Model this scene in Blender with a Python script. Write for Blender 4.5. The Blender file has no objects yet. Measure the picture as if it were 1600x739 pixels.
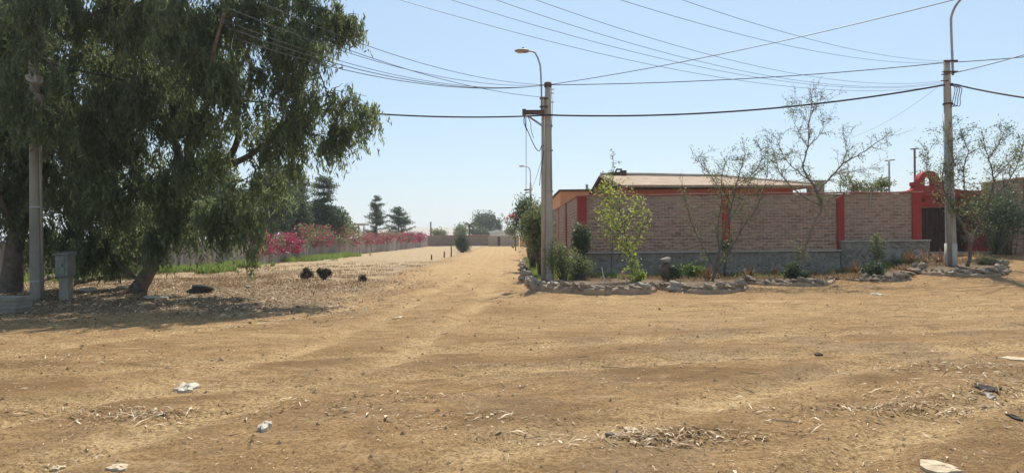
import bpy, math, random
import numpy as np
from mathutils import Vector, Matrix
R = math.radians
random.seed(7); RNG = np.random.default_rng(11)
scene = bpy.context.scene
COL = scene.collection
# ------------------------------------------------------------ camera / light
FPX = 1050.0; ROLL = R(0.55); CAMH = 1.6
cam_d = bpy.data.cameras.new('camera'); cam = bpy.data.objects.new('camera', cam_d); COL.objects.link(cam)
cam_d.sensor_width = 36; cam_d.lens = 36 * FPX / 1600; cam_d.clip_start = 0.05; cam_d.clip_end = 3000
cam.matrix_world = Matrix.Translation((0, 0, CAMH)) @ Matrix.Rotation(R(90), 4, 'X') @ Matrix.Rotation(-ROLL, 4, 'Z')
scene.camera = cam
SUN_EL, SUN_AZ = 57, 11          # azimuth measured from +Y towards +X
w = bpy.data.worlds.new('World'); scene.world = w; w.use_nodes = True
nt = w.node_tree; nt.nodes.clear()
sky = nt.nodes.new('ShaderNodeTexSky'); sky.sky_type = 'NISHITA'; sky.sun_disc = False
sky.sun_elevation = R(SUN_EL); sky.sun_rotation = R(SUN_AZ); sky.altitude = 100
sky.air_density = 1.15; sky.dust_density = .9; sky.ozone_density = 1.6
bg = nt.nodes.new('ShaderNodeBackground'); bg.inputs['Strength'].default_value = 0.095
out = nt.nodes.new('ShaderNodeOutputWorld')
mxs = nt.nodes.new('ShaderNodeMix'); mxs.data_type = 'RGBA'; mxs.inputs[0].default_value = .58; mxs.inputs[7].default_value = (2.95, 4.15, 5.4, 1)
nt.links.new(sky.outputs[0], mxs.inputs[6]); nt.links.new(mxs.outputs[2], bg.inputs['Color']); nt.links.new(bg.outputs[0], out.inputs['Surface'])
sl = bpy.data.lights.new('sun', 'SUN'); sl.energy = 4.1; sl.angle = R(0.53); sl.color = (1, .935, .82)
sun = bpy.data.objects.new('sun', sl); COL.objects.link(sun)
sd = Vector((math.sin(R(SUN_AZ)) * math.cos(R(SUN_EL)), math.cos(R(SUN_AZ)) * math.cos(R(SUN_EL)), math.sin(R(SUN_EL))))
sun.rotation_euler = sd.to_track_quat('Z', 'Y').to_euler()
scene.view_settings.view_transform = 'Standard'; scene.view_settings.look = 'None'
scene.view_settings.gamma = 1; scene.view_settings.exposure = 0.70
scene.view_settings.use_curve_mapping = False

# ------------------------------------------------------------ measuring helpers
def ray(px, py):
    u = px - 800; v = 369.5 - py
    return ((u * math.cos(ROLL) + v * math.sin(ROLL)) / FPX, (-u * math.sin(ROLL) + v * math.cos(ROLL)) / FPX)
def P(px, py, Y):
    a, b = ray(px, py); return Vector((a * Y, Y, CAMH + b * Y))
def vn(x, y, seed=0):
    x = np.asarray(x, float); y = np.asarray(y, float)
    xi = np.floor(x).astype(np.int64); yi = np.floor(y).astype(np.int64); fx = x - xi; fy = y - yi
    def h(a, b):
        n = (a * 374761393 + b * 668265263 + seed * 974634777) & 0xffffffff
        n = ((n ^ (n >> 13)) * 1274126177) & 0xffffffff
        n = ((n ^ (n >> 16)) * 2246822519) & 0xffffffff
        return ((n ^ (n >> 15)) & 0xffffff) / 16777215.0
    sx = fx * fx * (3 - 2 * fx); sy = fy * fy * (3 - 2 * fy)
    return (h(xi, yi) * (1 - sx) + h(xi + 1, yi) * sx) * (1 - sy) + (h(xi, yi + 1) * (1 - sx) + h(xi + 1, yi + 1) * sx) * sy
def fbm(x, y, s=0, o=4):
    t = 0; a = .5
    for i in range(o):
        t = t + a * vn(x * 2**i, y * 2**i, s + i * 17); a *= .5
    return t
def ss(a, b, x):
    t = np.clip((np.asarray(x, float) - a) / (b - a), 0, 1); return t * t * (3 - 2 * t)
TRACKS = []
def both(pts, w=.8):
    for sg in (-1, 1):
        o = []
        for i, (x, y) in enumerate(pts):
            a = pts[max(i - 1, 0)]; b = pts[min(i + 1, len(pts) - 1)]; l = math.hypot(b[0] - a[0], b[1] - a[1]); o.append((x - (b[1] - a[1]) / l * w * sg, y + (b[0] - a[0]) / l * w * sg))
        TRACKS.append(o)
both([(30, 16.2), (16, 15.0), (8, 14.6), (3.2, 15.8), (.2, 19), (-1.3, 25), (-1.5, 45), (-2.2, 110)])
both([(-24, 5.2), (-13, 7.4), (-7.5, 10.4), (-4.6, 15), (-3.1, 21), (-2.5, 30), (-2.6, 60), (-3.5, 110)])
both([(-9, .5), (-4.2, 5.0), (-2.3, 9), (-1.6, 15), (-1.5, 24), (-1.6, 50)])
both([(-24, 3.8), (-8, 6.6), (0, 9.0), (7, 10.4), (30, 11.6)])
both([(-3, 1.5), (1.2, 5.0), (5.5, 8.0), (11, 9.9), (30, 12.4)])
both([(4, .5), (5.0, 4.8), (7.5, 7.6), (12.5, 9.0), (30, 9.8)])
def track_d(x, y):
    best = np.full(np.shape(x), 99.0)
    for tr in TRACKS:
        for (ax, ay), (bx, by) in zip(tr[:-1], tr[1:]):
            dx, dy = bx - ax, by - ay; L2 = dx * dx + dy * dy
            t = np.clip(((x - ax) * dx + (y - ay) * dy) / L2, 0, 1)
            best = np.minimum(best, np.hypot(x - ax - t * dx, y - ay - t * dy))
    return best
def gz0(x, y):
    x = np.asarray(x, float); y = np.asarray(y, float)
    z = .80 * ss(11.0, 16.0, x) * ss(19.5, 26.5, y)
    z = z + .35 * ss(10, 14, x) * ss(15, 20, y) * (1 - ss(20, 26, y))
    z = z + .14 * (fbm(x / 5, y / 5, 3, 2) - .38) * ss(-4.5, -7.5, x) * ss(20, 26, y)
    z = z + .30 * np.exp(-((y - 24) / 4)**2) * ss(-6, -9, x) * ss(-22, -14, x) * .5
    return z
def gz(x, y):
    x = np.asarray(x, float); y = np.asarray(y, float)
    wx = x + .5 * (fbm(x / 1.7, y / 1.7, 41, 2) - .37)
    wy = y + .5 * (fbm(x / 1.7, y / 1.7, 51, 2) - .37)
    d = track_d(wx, wy)
    z = gz0(x, y)
    z = z - .040 * np.exp(-(d / .19)**2) + .022 * np.exp(-((d - .36) / .12)**2)
    z = z + .09 * (fbm(x / 2.6, y / 1.7, 5, 3) - .44) + .040 * (fbm(x / .62, y / .42, 9, 3) - .44)
    z = z + .017 * (fbm(x / .16, y / .12, 19, 2) - .37) + .006 * np.exp(-(d / .17)**2) * np.sin(2 * np.pi * (x * .85 + y * .5) / .10) * (vn(x / .9, y / .9, 61) > .45) + .010 * (fbm(x / .055, y / .05, 29, 2) - .37)
    return z
def gs(x, y): return float(gz(np.array([x]), np.array([y]))[0])
def G(px, py):
    a, b = ray(px, py); Y = 3.0
    while Y < 400:
        z = float(gz0(a * Y, Y))
        if CAMH + b * Y <= z: break
        Y *= 1.004
    return Vector((a * Y, Y, gs(a * Y, Y)))

# ------------------------------------------------------------ node materials
class N:
    def __init__(s, name):
        s.m = bpy.data.materials.new(name); s.m.use_nodes = True; s.t = s.m.node_tree; s.t.nodes.clear()
        s.o = s.n('ShaderNodeOutputMaterial'); s.b = s.n('ShaderNodeBsdfPrincipled'); s.l(s.b.outputs[0], s.o.inputs[0])
        s.b.inputs['Specular IOR Level'].default_value = .25
    def n(s, k, **kw):
        x = s.t.nodes.new(k)
        for a, b in kw.items(): setattr(x, a, b)
        return x
    def l(s, a, b): s.t.links.new(a, b)
    def set(s, sock, v):
        if hasattr(v, 'is_linked') or hasattr(v, 'links'): s.l(v, sock)
        else: sock.default_value = v
    def noise(s, scale, detail=4, rough=.6, vec=None, dist=0):
        x = s.n('ShaderNodeTexNoise'); x.inputs['Scale'].default_value = scale; x.inputs['Detail'].default_value = detail
        x.inputs['Roughness'].default_value = rough; x.inputs['Distortion'].default_value = dist
        if vec is None: vec = s.pos()
        s.l(vec, x.inputs['Vector']); return x.outputs[0]
    def pos(s):
        if not hasattr(s, 'tc'): s.tc = s.n('ShaderNodeTexCoord')
        return s.tc.outputs['Object']
    def uv(s):
        s.pos(); return s.tc.outputs['UV']
    def ramp(s, f, stops):
        x = s.n('ShaderNodeValToRGB'); e = x.color_ramp.elements
        while len(e) < len(stops): e.new(.5)
        for i, (p, c) in enumerate(stops):
            e[i].position = p
            e[i].color = (c, c, c, 1) if isinstance(c, (int, float)) else (*c, 1)
        s.l(f, x.inputs[0]); return x.outputs[0]
    def mix(s, f, a, b, mode='MIX'):
        x = s.n('ShaderNodeMix', data_type='RGBA', blend_type=mode)
        for sock, v in ((x.inputs[0], f), (x.inputs[6], a), (x.inputs[7], b)):
            if isinstance(v, tuple): v = (*v, 1)
            s.set(sock, v)
        return x.outputs[2]
    def math(s, op, a, b=0.0):
        x = s.n('ShaderNodeMath', operation=op); s.set(x.inputs[0], a); s.set(x.inputs[1], b); return x.outputs[0]
    def scaled(s, vec, sc):
        x = s.n('ShaderNodeMapping'); x.inputs['Scale'].default_value = sc; s.l(vec, x.inputs[0]); return x.outputs[0]
    def attr(s, name):
        x = s.n('ShaderNodeAttribute', attribute_name=name); return x
    def bump(s, h, strength=.5, dist=.02):
        x = s.n('ShaderNodeBump'); x.inputs['Strength'].default_value = strength; x.inputs['Distance'].default_value = dist
        s.l(h, x.inputs['Height'])
        if getattr(s, 'lastb', None): s.l(s.lastb, x.inputs['Normal'])
        s.lastb = x.outputs[0]; s.l(x.outputs[0], s.b.inputs['Normal'])
    def done(s, col, rough=.9):
        if isinstance(col, tuple): col = (*col, 1)
        s.set(s.b.inputs['Base Color'], col); s.set(s.b.inputs['Roughness'], rough); return s.m
def plain(name, c1, c2, scale=6, rough=.85, bump=.3, bd=.01, metal=0, detail=6):
    s = N(name); f = s.noise(scale, detail, .65)
    col = s.mix(s.ramp(f, [(.32, 0.), (.68, 1.)]), c1, c2)
    if bump: s.bump(s.noise(scale * 6, 4), bump, bd)
    s.b.inputs['Metallic'].default_value = metal
    return s.done(col, rough)
def leafmat(name, dark, mid, light, trans=.25, rough=.55, spec=.3):
    s = N(name); a = s.attr('lv')
    col = s.ramp(a.outputs['Fac'], [(0., dark), (.55, mid), (1., light)])
    s.done(col, rough); s.b.inputs['Specular IOR Level'].default_value = spec
    tr = s.n('ShaderNodeBsdfTranslucent'); s.l(s.mix(.6, col, tuple(min(1, c * 1.3) for c in light)), tr.inputs[0])
    mx = s.n('ShaderNodeMixShader'); mx.inputs[0].default_value = trans
    s.l(s.b.outputs[0], mx.inputs[1]); s.l(tr.outputs[0], mx.inputs[2]); s.l(mx.outputs[0], s.o.inputs[0])
    return s.m
M = {}
# dirt
s = N('dirt'); za = s.attr('zone'); sep = s.n('ShaderNodeSeparateColor'); s.l(za.outputs['Color'], sep.inputs[0])
p = s.pos()
n1 = s.noise(.35, 5, .6); n2 = s.noise(2.3, 6, .7, dist=.6); n3 = s.noise(28, 5, .75); n4 = s.noise(140, 3, .7)
dirt = s.mix(s.ramp(n1, [(.35, 0.), (.65, 1.)]), (.385, .242, .115), (.475, .31, .152))
dirt = s.mix(s.ramp(n2, [(.38, 0.), (.62, 1.)]), s.mix(.5, dirt, (.23, .14, .07)), dirt)
la_ = s.attr('loose'); dirt = s.mix(s.math('MULTIPLY', la_.outputs['Fac'], .78), dirt, (.19, .108, .045))
dirt = s.mix(s.math('MULTIPLY', sep.outputs['Blue'], .85), dirt, (.60, .42, .215))
dirt = s.mix(s.ramp(n3, [(.40, .85), (.58, 0.)]), dirt, (.15, .088, .038))
n5 = s.noise(3.2, 6, .75, s.scaled(p, (.45, 1.3, 1)), .8)
dirt = s.mix(s.ramp(n5, [(.36, .65), (.52, 0.)]), dirt, (.17, .10, .05)); dirt = s.mix(s.ramp(n5, [(.55, 0.), (.72, .45)]), dirt, (.56, .42, .26))
dirt = s.mix(s.ramp(n4, [(.56, 0.), (.70, .6)]), dirt, (.54, .38, .19))
vor = s.n('ShaderNodeTexVoronoi'); vor.inputs['Scale'].default_value = 55; s.l(s.scaled(p, (1, .45, 1)), vor.inputs['Vector'])
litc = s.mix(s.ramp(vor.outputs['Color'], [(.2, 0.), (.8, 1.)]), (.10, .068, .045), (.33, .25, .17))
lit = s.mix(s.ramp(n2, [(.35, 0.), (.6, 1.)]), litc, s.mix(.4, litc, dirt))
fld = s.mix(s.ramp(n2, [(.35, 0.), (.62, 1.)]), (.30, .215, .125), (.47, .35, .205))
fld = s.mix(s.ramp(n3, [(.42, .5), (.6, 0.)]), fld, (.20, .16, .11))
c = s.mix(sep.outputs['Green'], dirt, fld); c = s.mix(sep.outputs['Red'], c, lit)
s.bump(n3, 1., .03); s.bump(n4, .9, .008); s.bump(s.noise(9, 4), .5, .03)
s.b.inputs['Specular IOR Level'].default_value = .1
M['dirt'] = s.done(c, .95)
# brick
def brickmat(name, a, b, mortar, bw, bh, ms=.018, strength=.9):
    s = N(name); u = s.uv()
    n = s.noise(3.5, 3, .6); 
    br = s.n('ShaderNodeTexBrick'); br.inputs['Scale'].default_value = 1
    br.inputs['Brick Width'].default_value = bw; br.inputs['Row Height'].default_value = bh
    br.inputs['Mortar Size'].default_value = ms; br.inputs['Mortar Smooth'].default_value = .35; br.inputs['Bias'].default_value = 0
    br.inputs['Color1'].default_value = (*a, 1); br.inputs['Color2'].default_value = (*b, 1); br.inputs['Mortar'].default_value = (*mortar, 1)
    dn = s.n('ShaderNodeTexNoise'); dn.inputs['Scale'].default_value = 5; s.l(u, dn.inputs['Vector'])
    vm = s.n('ShaderNodeVectorMath', operation='MULTIPLY_ADD'); s.l(dn.outputs['Color'], vm.inputs[0]); vm.inputs[1].default_value = (.09, .065, 0); s.l(u, vm.inputs[2])
    s.l(vm.outputs[0], br.inputs['Vector'])
    col = s.mix(s.ramp(s.noise(11, 5, .7), [(.35, 0.), (.65, .5)]), br.outputs['Color'], (a[0]*.55, a[1]*.55, a[2]*.55))
    col = s.mix(s.ramp(s.noise(.9, 4, .6), [(.45, 0.), (.75, .35)]), col, mortar)
    inv = s.math('SUBTRACT', 1., br.outputs['Fac'])
    s.bump(inv, strength, .03); s.bump(s.noise(40, 4, .7), .5, .01)
    return s.done(col, .92)
s = N('brick'); u = s.uv()
dn = s.n('ShaderNodeTexNoise'); dn.inputs['Scale'].default_value = 4.5; dn.inputs['Detail'].default_value = 4; s.l(u, dn.inputs['Vector'])
vm = s.n('ShaderNodeVectorMath', operation='MULTIPLY_ADD'); s.l(dn.outputs['Color'], vm.inputs[0]); vm.inputs[1].default_value = (.06, .045, 0); s.l(u, vm.inputs[2])
br = s.n('ShaderNodeTexBrick'); br.inputs['Scale'].default_value = 1; br.inputs['Brick Width'].default_value = .27; br.inputs['Row Height'].default_value = .117
br.inputs['Mortar Size'].default_value = .021; br.inputs['Mortar Smooth'].default_value = .6; br.inputs['Bias'].default_value = 0
br.inputs['Color1'].default_value = (.50, .285, .20, 1); br.inputs['Color2'].default_value = (.26, .135, .095, 1); br.inputs['Mortar'].default_value = (.58, .45, .35, 1); s.l(vm.outputs[0], br.inputs['Vector'])
sepu = s.n('ShaderNodeSeparateXYZ'); s.l(u, sepu.inputs[0]); hz_ = s.math('MULTIPLY', sepu.outputs[1], .33)
col = br.outputs['Color']
st = s.noise(1., 5, .7, s.scaled(u, (3.2, 17, 1)), .4); col = s.mix(s.ramp(st, [(.38, .7), (.50, 0.)]), col, (.13, .075, .055))  # shade of the recesses between courses put into the colour as dark streaks
col = s.mix(s.ramp(st, [(.58, 0.), (.70, .6)]), col, (.60, .47, .38))
dust = s.math('MULTIPLY', s.ramp(s.noise(.8, 5, .6), [(.35, .2), (.7, 1.)]), s.ramp(hz_, [(.45, .12), (1., .62)])); col = s.mix(dust, col, (.48, .395, .32))
s.bump(s.math('SUBTRACT', 1., br.outputs['Fac']), .9, .03); s.bump(s.noise(40, 4, .7), .6, .012); s.bump(st, .8, .03)
M['brick'] = s.done(col, .93)
M['brick_far'] = brickmat('far_brick', (.34, .22, .16), (.27, .17, .13), (.38, .31, .26), .30, .12)
M['brick_pale'] = brickmat('pale_brick', (.50, .38, .27), (.44, .32, .22), (.55, .46, .36), .30, .12)
# stone base
s = N('stone'); u = s.uv(); v = s.n('ShaderNodeTexVoronoi', feature='DISTANCE_TO_EDGE'); v.inputs['Scale'].default_value = 2.6; s.l(u, v.inputs['Vector'])
v2 = s.n('ShaderNodeTexVoronoi'); v2.inputs['Scale'].default_value = 2.6; s.l(u, v2.inputs['Vector'])
sc = s.n('ShaderNodeSeparateColor'); s.l(v2.outputs['Color'], sc.inputs[0])
c = s.mix(sc.outputs[0], (.24, .21, .17), (.38, .335, .275)); c = s.mix(s.ramp(s.noise(7, 5, .7), [(.35, 0.), (.65, .6)]), c, (.15, .135, .12))
e = s.ramp(v.outputs['Distance'], [(0., 1.), (.035, 0.)]); c = s.mix(e, c, (.33, .295, .25))
s.bump(s.ramp(v.outputs['Distance'], [(0., 0.), (.09, 1.)]), .9, .04); s.bump(s.noise(18, 5), .5, .02)
M['stone'] = s.done(c, .93)
M['clod'] = plain('dirt_clods', (.20, .125, .065), (.42, .30, .17), 9, .95, 0)
M['cap'] = plain('cement_cap', (.36, .32, .27), (.48, .43, .37), 5)
M['red'] = plain('red_paint', (.30, .036, .032), (.39, .060, .05), 3, .8, .25, .008)
M['redcap'] = plain('faded_red', (.46, .16, .13), (.58, .29, .24), 2.5, .85)
M['redhouse'] = plain('house_red', (.42, .15, .10), (.55, .23, .17), 1.5, .85)
M['orange'] = plain('orange_plaster', (.62, .27, .12), (.70, .33, .16), 1.2, .9)
M['darkred'] = plain('recess_shade_red', (.10, .02, .016), (.14, .03, .02), 4)
s = N('wood_door'); wv = s.n('ShaderNodeTexWave', bands_direction='X'); wv.inputs['Scale'].default_value = 2.6; wv.inputs['Distortion'].default_value = .3; s.l(s.uv(), wv.inputs[0])
c = s.mix(s.ramp(s.noise(8, 6, .7, s.scaled(s.pos(), (3, 3, .3))), [(.3, 0.), (.7, 1.)]), (.035, .020, .014), (.09, .052, .036))
s.bump(s.ramp(wv.outputs[0], [(0., 0.), (.12, 1.)]), .8, .02); M['door'] = s.done(c, .6)
def concrete(name, a, b):
    s = N(name); c = s.mix(s.ramp(s.noise(2.2, 6, .65, s.scaled(s.pos(), (1, 1, .35))), [(.3, 0.), (.7, 1.)]), a, b)
    c = s.mix(s.ramp(s.noise(25, 4, .7), [(.55, 0.), (.75, .4)]), c, tuple(x * .5 for x in a))
    s.bump(s.noise(60, 4), .4, .005); return s.done(c, .88)
M['pole'] = concrete('pole_concrete', (.34, .295, .245), (.50, .44, .37))
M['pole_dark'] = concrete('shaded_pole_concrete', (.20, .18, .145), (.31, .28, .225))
M['pole_base'] = concrete('pole_pale_concrete', (.42, .38, .33), (.52, .48, .42))
M['kerb'] = concrete('kerb_concrete', (.25, .175, .115), (.42, .31, .215))
M['rockm'] = plain('rock', (.16, .125, .09), (.31, .25, .185), 5, .9, .6, .02)
M['rockpale'] = plain('pale_rock', (.28, .24, .19), (.42, .37, .30), 6, .9, .5, .02)
M['steel'] = plain('galvanised_steel', (.30, .30, .31), (.42, .42, .43), 8, .5, .1, .005, .6)
M['rust'] = plain('brown_steel', (.085, .048, .04), (.15, .085, .07), 9, .75)
M['black'] = plain('black_rubber', (.018, .018, .02), (.032, .032, .034), 9, .55, 0)
M['wire'] = plain('wire', (.06, .065, .075), (.09, .095, .105), 9, .5, 0)
M['lens'] = plain('lamp_glass', (.6, .6, .58), (.7, .7, .68), 5, .3, 0)
M['lamp'] = plain('lamp_casing', (.30, .22, .17), (.40, .32, .26), 8, .6)
M['boxgrey'] = plain('meter_box_paint', (.15, .155, .13), (.23, .235, .20), 6, .7, .2, .01)
M['bark'] = plain('bark', (.075, .055, .042), (.19, .15, .115), 5, .95, .9, .03)
M['barkpale'] = plain('pale_bark', (.13, .10, .075), (.24, .19, .15), 9, .9, .5, .01)
M['barkthin'] = plain('twig_bark', (.09, .07, .055), (.17, .135, .105), 9, .9, .3, .01)
s = N('roof'); wv = s.n('ShaderNodeTexWave', bands_direction='X'); wv.inputs['Scale'].default_value = 1.6; wv.inputs['Distortion'].default_value = .15; s.l(s.uv(), wv.inputs[0])
c = s.mix(s.ramp(s.noise(1.4, 6, .7), [(.35, 0.), (.65, 1.)]), (.26, .185, .13), (.42, .32, .23))
s.bump(wv.outputs[0], .6, .05); M['roof'] = s.done(c, .95)
M['beam'] = plain('dark_timber', (.06, .035, .025), (.11, .07, .05), 6)
M['white'] = plain('white_wall', (.62, .63, .64), (.74, .75, .76), 1.5, .7)
M['cloth'] = plain('dark_cloth', (.03, .025, .02), (.075, .062, .05), 12, .9, .5, .02)
M['paper'] = plain('white_paper', (.42, .37, .29), (.56, .50, .41), 12, .8)
M['barkflake'] = plain('cream_bark', (.42, .33, .22), (.56, .45, .31), 14, .85)
M['soil'] = plain('bed_soil', (.075, .052, .032), (.19, .135, .085), 7, .95, .8, .03)
s = N('slats'); wv = s.n('ShaderNodeTexWave', bands_direction='X'); wv.inputs['Scale'].default_value = .62; wv.inputs['Distortion'].default_value = .5; s.l(s.uv(), wv.inputs[0])
c = s.mix(s.ramp(s.noise(.7, 6, .7, s.scaled(s.pos(), (1, 1, .3))), [(.35, 0.), (.65, 1.)]), (.24, .19, .165), (.36, .30, .265))
c = s.mix(s.ramp(wv.outputs[0], [(.0, .35), (.14, 0.)]), c, (.14, .11, .10)); s.bump(wv.outputs[0], .5, .05); M['slats'] = s.done(c, .95)
M['euc'] = leafmat('eucalyptus_leaf', (.036, .050, .026), (.088, .118, .056), (.28, .33, .14), .40)
M['oliv'] = leafmat('olive_leaf', (.055, .075, .035), (.12, .155, .065), (.27, .29, .11), .35)
M['dark'] = leafmat('dark_leaf', (.03, .045, .024), (.055, .085, .042), (.13, .17, .08), .25)
M['lime'] = leafmat('yellow_green_leaf', (.10, .15, .03), (.24, .32, .06), (.45, .47, .10), .4)
M['grass'] = leafmat('grass_blade', (.07, .12, .02), (.15, .24, .045), (.30, .36, .10), .4)
M['dry'] = leafmat('dry_leaf', (.10, .055, .03), (.23, .14, .075), (.40, .28, .16), .3)
M['magenta'] = leafmat('bougainvillea', (.17, .010, .04), (.33, .022, .09), (.50, .07, .16), .25)
M['reddish'] = leafmat('red_leaf', (.28, .02, .03), (.45, .05, .06), (.5, .1, .1), .3)
M['aloe'] = leafmat('aloe_blade', (.15, .06, .035), (.26, .13, .065), (.34, .25, .11), .1, .5)
M['agave'] = leafmat('agave_blade', (.035, .05, .035), (.07, .095, .06), (.13, .16, .10), .1, .5)
M['litter'] = leafmat('litter_flake', (.10, .058, .030), (.33, .225, .125), (.72, .60, .43), .05, .9, .1)
M['twigdark'] = leafmat('dead_foliage', (.035, .026, .018), (.08, .062, .045), (.17, .13, .095), .05, .9)

# ------------------------------------------------------------ mesh helpers
def tag(o, label=None, cat=None, group=None, kind=None):
    if label: o['label'] = label
    if cat: o['category'] = cat
    if group: o['group'] = group
    if kind: o['kind'] = kind
    return o
def empty(name, loc, label, cat, group=None):
    o = bpy.data.objects.new(name, None); o.location = loc; o.empty_display_size = .2; COL.objects.link(o)
    return tag(o, label, cat, group)
def wloc(o):
    v = Vector((0, 0, 0))
    while o: v = v + o.location; o = o.parent
    return v
def link(name, verts, faces, mat, parent=None, smooth=False, lv=None, origin=None):
    verts = np.asarray(verts, np.float64).reshape(-1, 3)
    base = np.array(wloc(parent)) if parent else (np.array(origin) if origin is not None else np.zeros(3))
    me = bpy.data.meshes.new(name)
    me.from_pydata((verts - base).tolist() if len(verts) < 20000 else [], [], faces if len(verts) < 20000 else [])
    if len(verts) >= 20000:
        q = np.asarray(faces, np.int32); n = q.shape[1]
        me.vertices.add(len(verts)); me.vertices.foreach_set('co', (verts - base).ravel())
        me.loops.add(q.size); me.loops.foreach_set('vertex_index', q.ravel())
        me.polygons.add(len(q)); me.polygons.foreach_set('loop_start', np.arange(0, q.size, n, dtype=np.int32))
        me.polygons.foreach_set('loop_total', np.full(len(q), n, np.int32)); me.update(calc_edges=True)
    else: me.update()
    me.validate()
    if lv is not None:
        at = me.attributes.new('lv', 'FLOAT', 'FACE'); at.data.foreach_set('value', np.asarray(lv, np.float32))
    else:
        nl = len(me.loops); vi = np.empty(nl, np.int32); me.loops.foreach_get('vertex_index', vi)
        npoly = len(me.polygons); no = np.empty(npoly * 3, np.float32); me.polygons.foreach_get('normal', no); no = no.reshape(-1, 3)
        lt = np.empty(npoly, np.int32); me.polygons.foreach_get('loop_total', lt)
        nn = np.repeat(no, lt, axis=0)
        if len(nn) == nl:
            p = verts[vi]; flat = np.abs(nn[:, 2]) > .75
            t = np.stack([-nn[:, 1], nn[:, 0], np.zeros(nl)], 1); ln = np.linalg.norm(t, axis=1, keepdims=True); t = t / np.maximum(ln, 1e-6)
            uu = np.where(flat, p[:, 0], (p * t).sum(1)); vv = np.where(flat, p[:, 1], p[:, 2])
            uvl = me.uv_layers.new(name='UVMap'); uvl.data.foreach_set('uv', np.stack([uu, vv], 1).ravel().astype(np.float32))
    if smooth: me.polygons.foreach_set('use_smooth', np.ones(len(me.polygons), bool))
    me.materials.append(mat)
    o = bpy.data.objects.new(name, me)
    if parent: o.parent = parent
    elif origin is not None: o.location = origin
    COL.objects.link(o); return o
class MB:
    def __init__(s): s.v = []; s.f = []
    def add(s, v, f):
        k = len(s.v); s.v += [tuple(a) for a in v]; s.f += [tuple(i + k for i in q) for q in f]
    def box(s, x0, x1, y0, y1, z0, z1, rot=0, c=None):
        v = [(x, y, z) for x in (x0, x1) for y in (y0, y1) for z in (z0, z1)]
        if rot:
            cx, cy = c if c else ((x0 + x1) / 2, (y0 + y1) / 2); a, b = math.cos(rot), math.sin(rot)
            v = [(cx + (x - cx) * a - (y - cy) * b, cy + (x - cx) * b + (y - cy) * a, z) for x, y, z in v]
        s.add(v, [(0, 1, 3, 2), (4, 6, 7, 5), (0, 4, 5, 1), (2, 3, 7, 6), (0, 2, 6, 4), (1, 5, 7, 3)]); return s
    def prism(s, quad, z0, z1):       # quad = plan polygon (ccw), z0/z1 may be lists
        n = len(quad); Z0 = z0 if isinstance(z0, (list, tuple)) else [z0] * n; Z1 = z1 if isinstance(z1, (list, tuple)) else [z1] * n
        v = [(x, y, Z0[i]) for i, (x, y) in enumerate(quad)] + [(x, y, Z1[i]) for i, (x, y) in enumerate(quad)]
        s.add(v, [tuple(range(n))[::-1], tuple(range(n, 2 * n))] + [(i, (i + 1) % n, n + (i + 1) % n, n + i) for i in range(n)]); return s
    def tube(s, pts, rad, n=8, cap=True):
        pts = [Vector(p) for p in pts]; rad = rad if isinstance(rad, (list, tuple, np.ndarray)) else [rad] * len(pts)
        t0 = (pts[1] - pts[0]).normalized(); up = Vector((0, 0, 1)) if abs(t0.z) < .9 else Vector((1, 0, 0)); a = t0.cross(up).normalized()
        V = []
        for i, p in enumerate(pts):
            t = (pts[min(i + 1, len(pts) - 1)] - pts[max(i - 1, 0)])
            t = t.normalized() if t.length > 1e-9 else t0
            a = a - t * a.dot(t); a = a.normalized() if a.length > 1e-6 else t.orthogonal().normalized(); b = t.cross(a)
            for k in range(n):
                an = 2 * math.pi * k / n; V.append(p + (a * math.cos(an) + b * math.sin(an)) * rad[i])
        F = []
        for i in range(len(pts) - 1):
            for k in range(n): F.append((i*n + k, i*n + (k+1) % n, (i+1)*n + (k+1) % n, (i+1)*n + k))
        if cap: F.append(tuple(range(n))[::-1]); F.append(tuple(range((len(pts)-1)*n, len(pts)*n)))
        s.add(V, F); return s
    def rock(s, c, r, sz=.7, seed=0, seg=10, jag=.35):
        V = []; F = []; rings = 6
        c = Vector(c); rs = random.Random(seed); ph = [rs.uniform(0, 6) for _ in range(6)]
        for i in range(rings + 1):
            th = math.pi * i / rings
            for k in range(seg):
                a = 2 * math.pi * k / seg
                d = Vector((math.sin(th) * math.cos(a), math.sin(th) * math.sin(a), math.cos(th)))
                m = 1 + jag * .5 * (math.sin(3 * d.x + ph[0]) * math.cos(3 * d.y + ph[1]) + math.sin(4 * d.z + ph[2] + 2 * d.x)) + rs.uniform(-.1, .1) * jag
                V.append((c.x + d.x * r[0] * m, c.y + d.y * r[1] * m, c.z + d.z * r[2] * m))
        for i in range(rings):
            for k in range(seg): F.append((i*seg + k, (i+1)*seg + k, (i+1)*seg + (k+1) % seg, i*seg + (k+1) % seg))
        s.add(V, F); return s
    def build(s, name, mat, parent=None, smooth=False, origin=None): return link(name, s.v, s.f, mat, parent, smooth, origin=origin)

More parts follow.
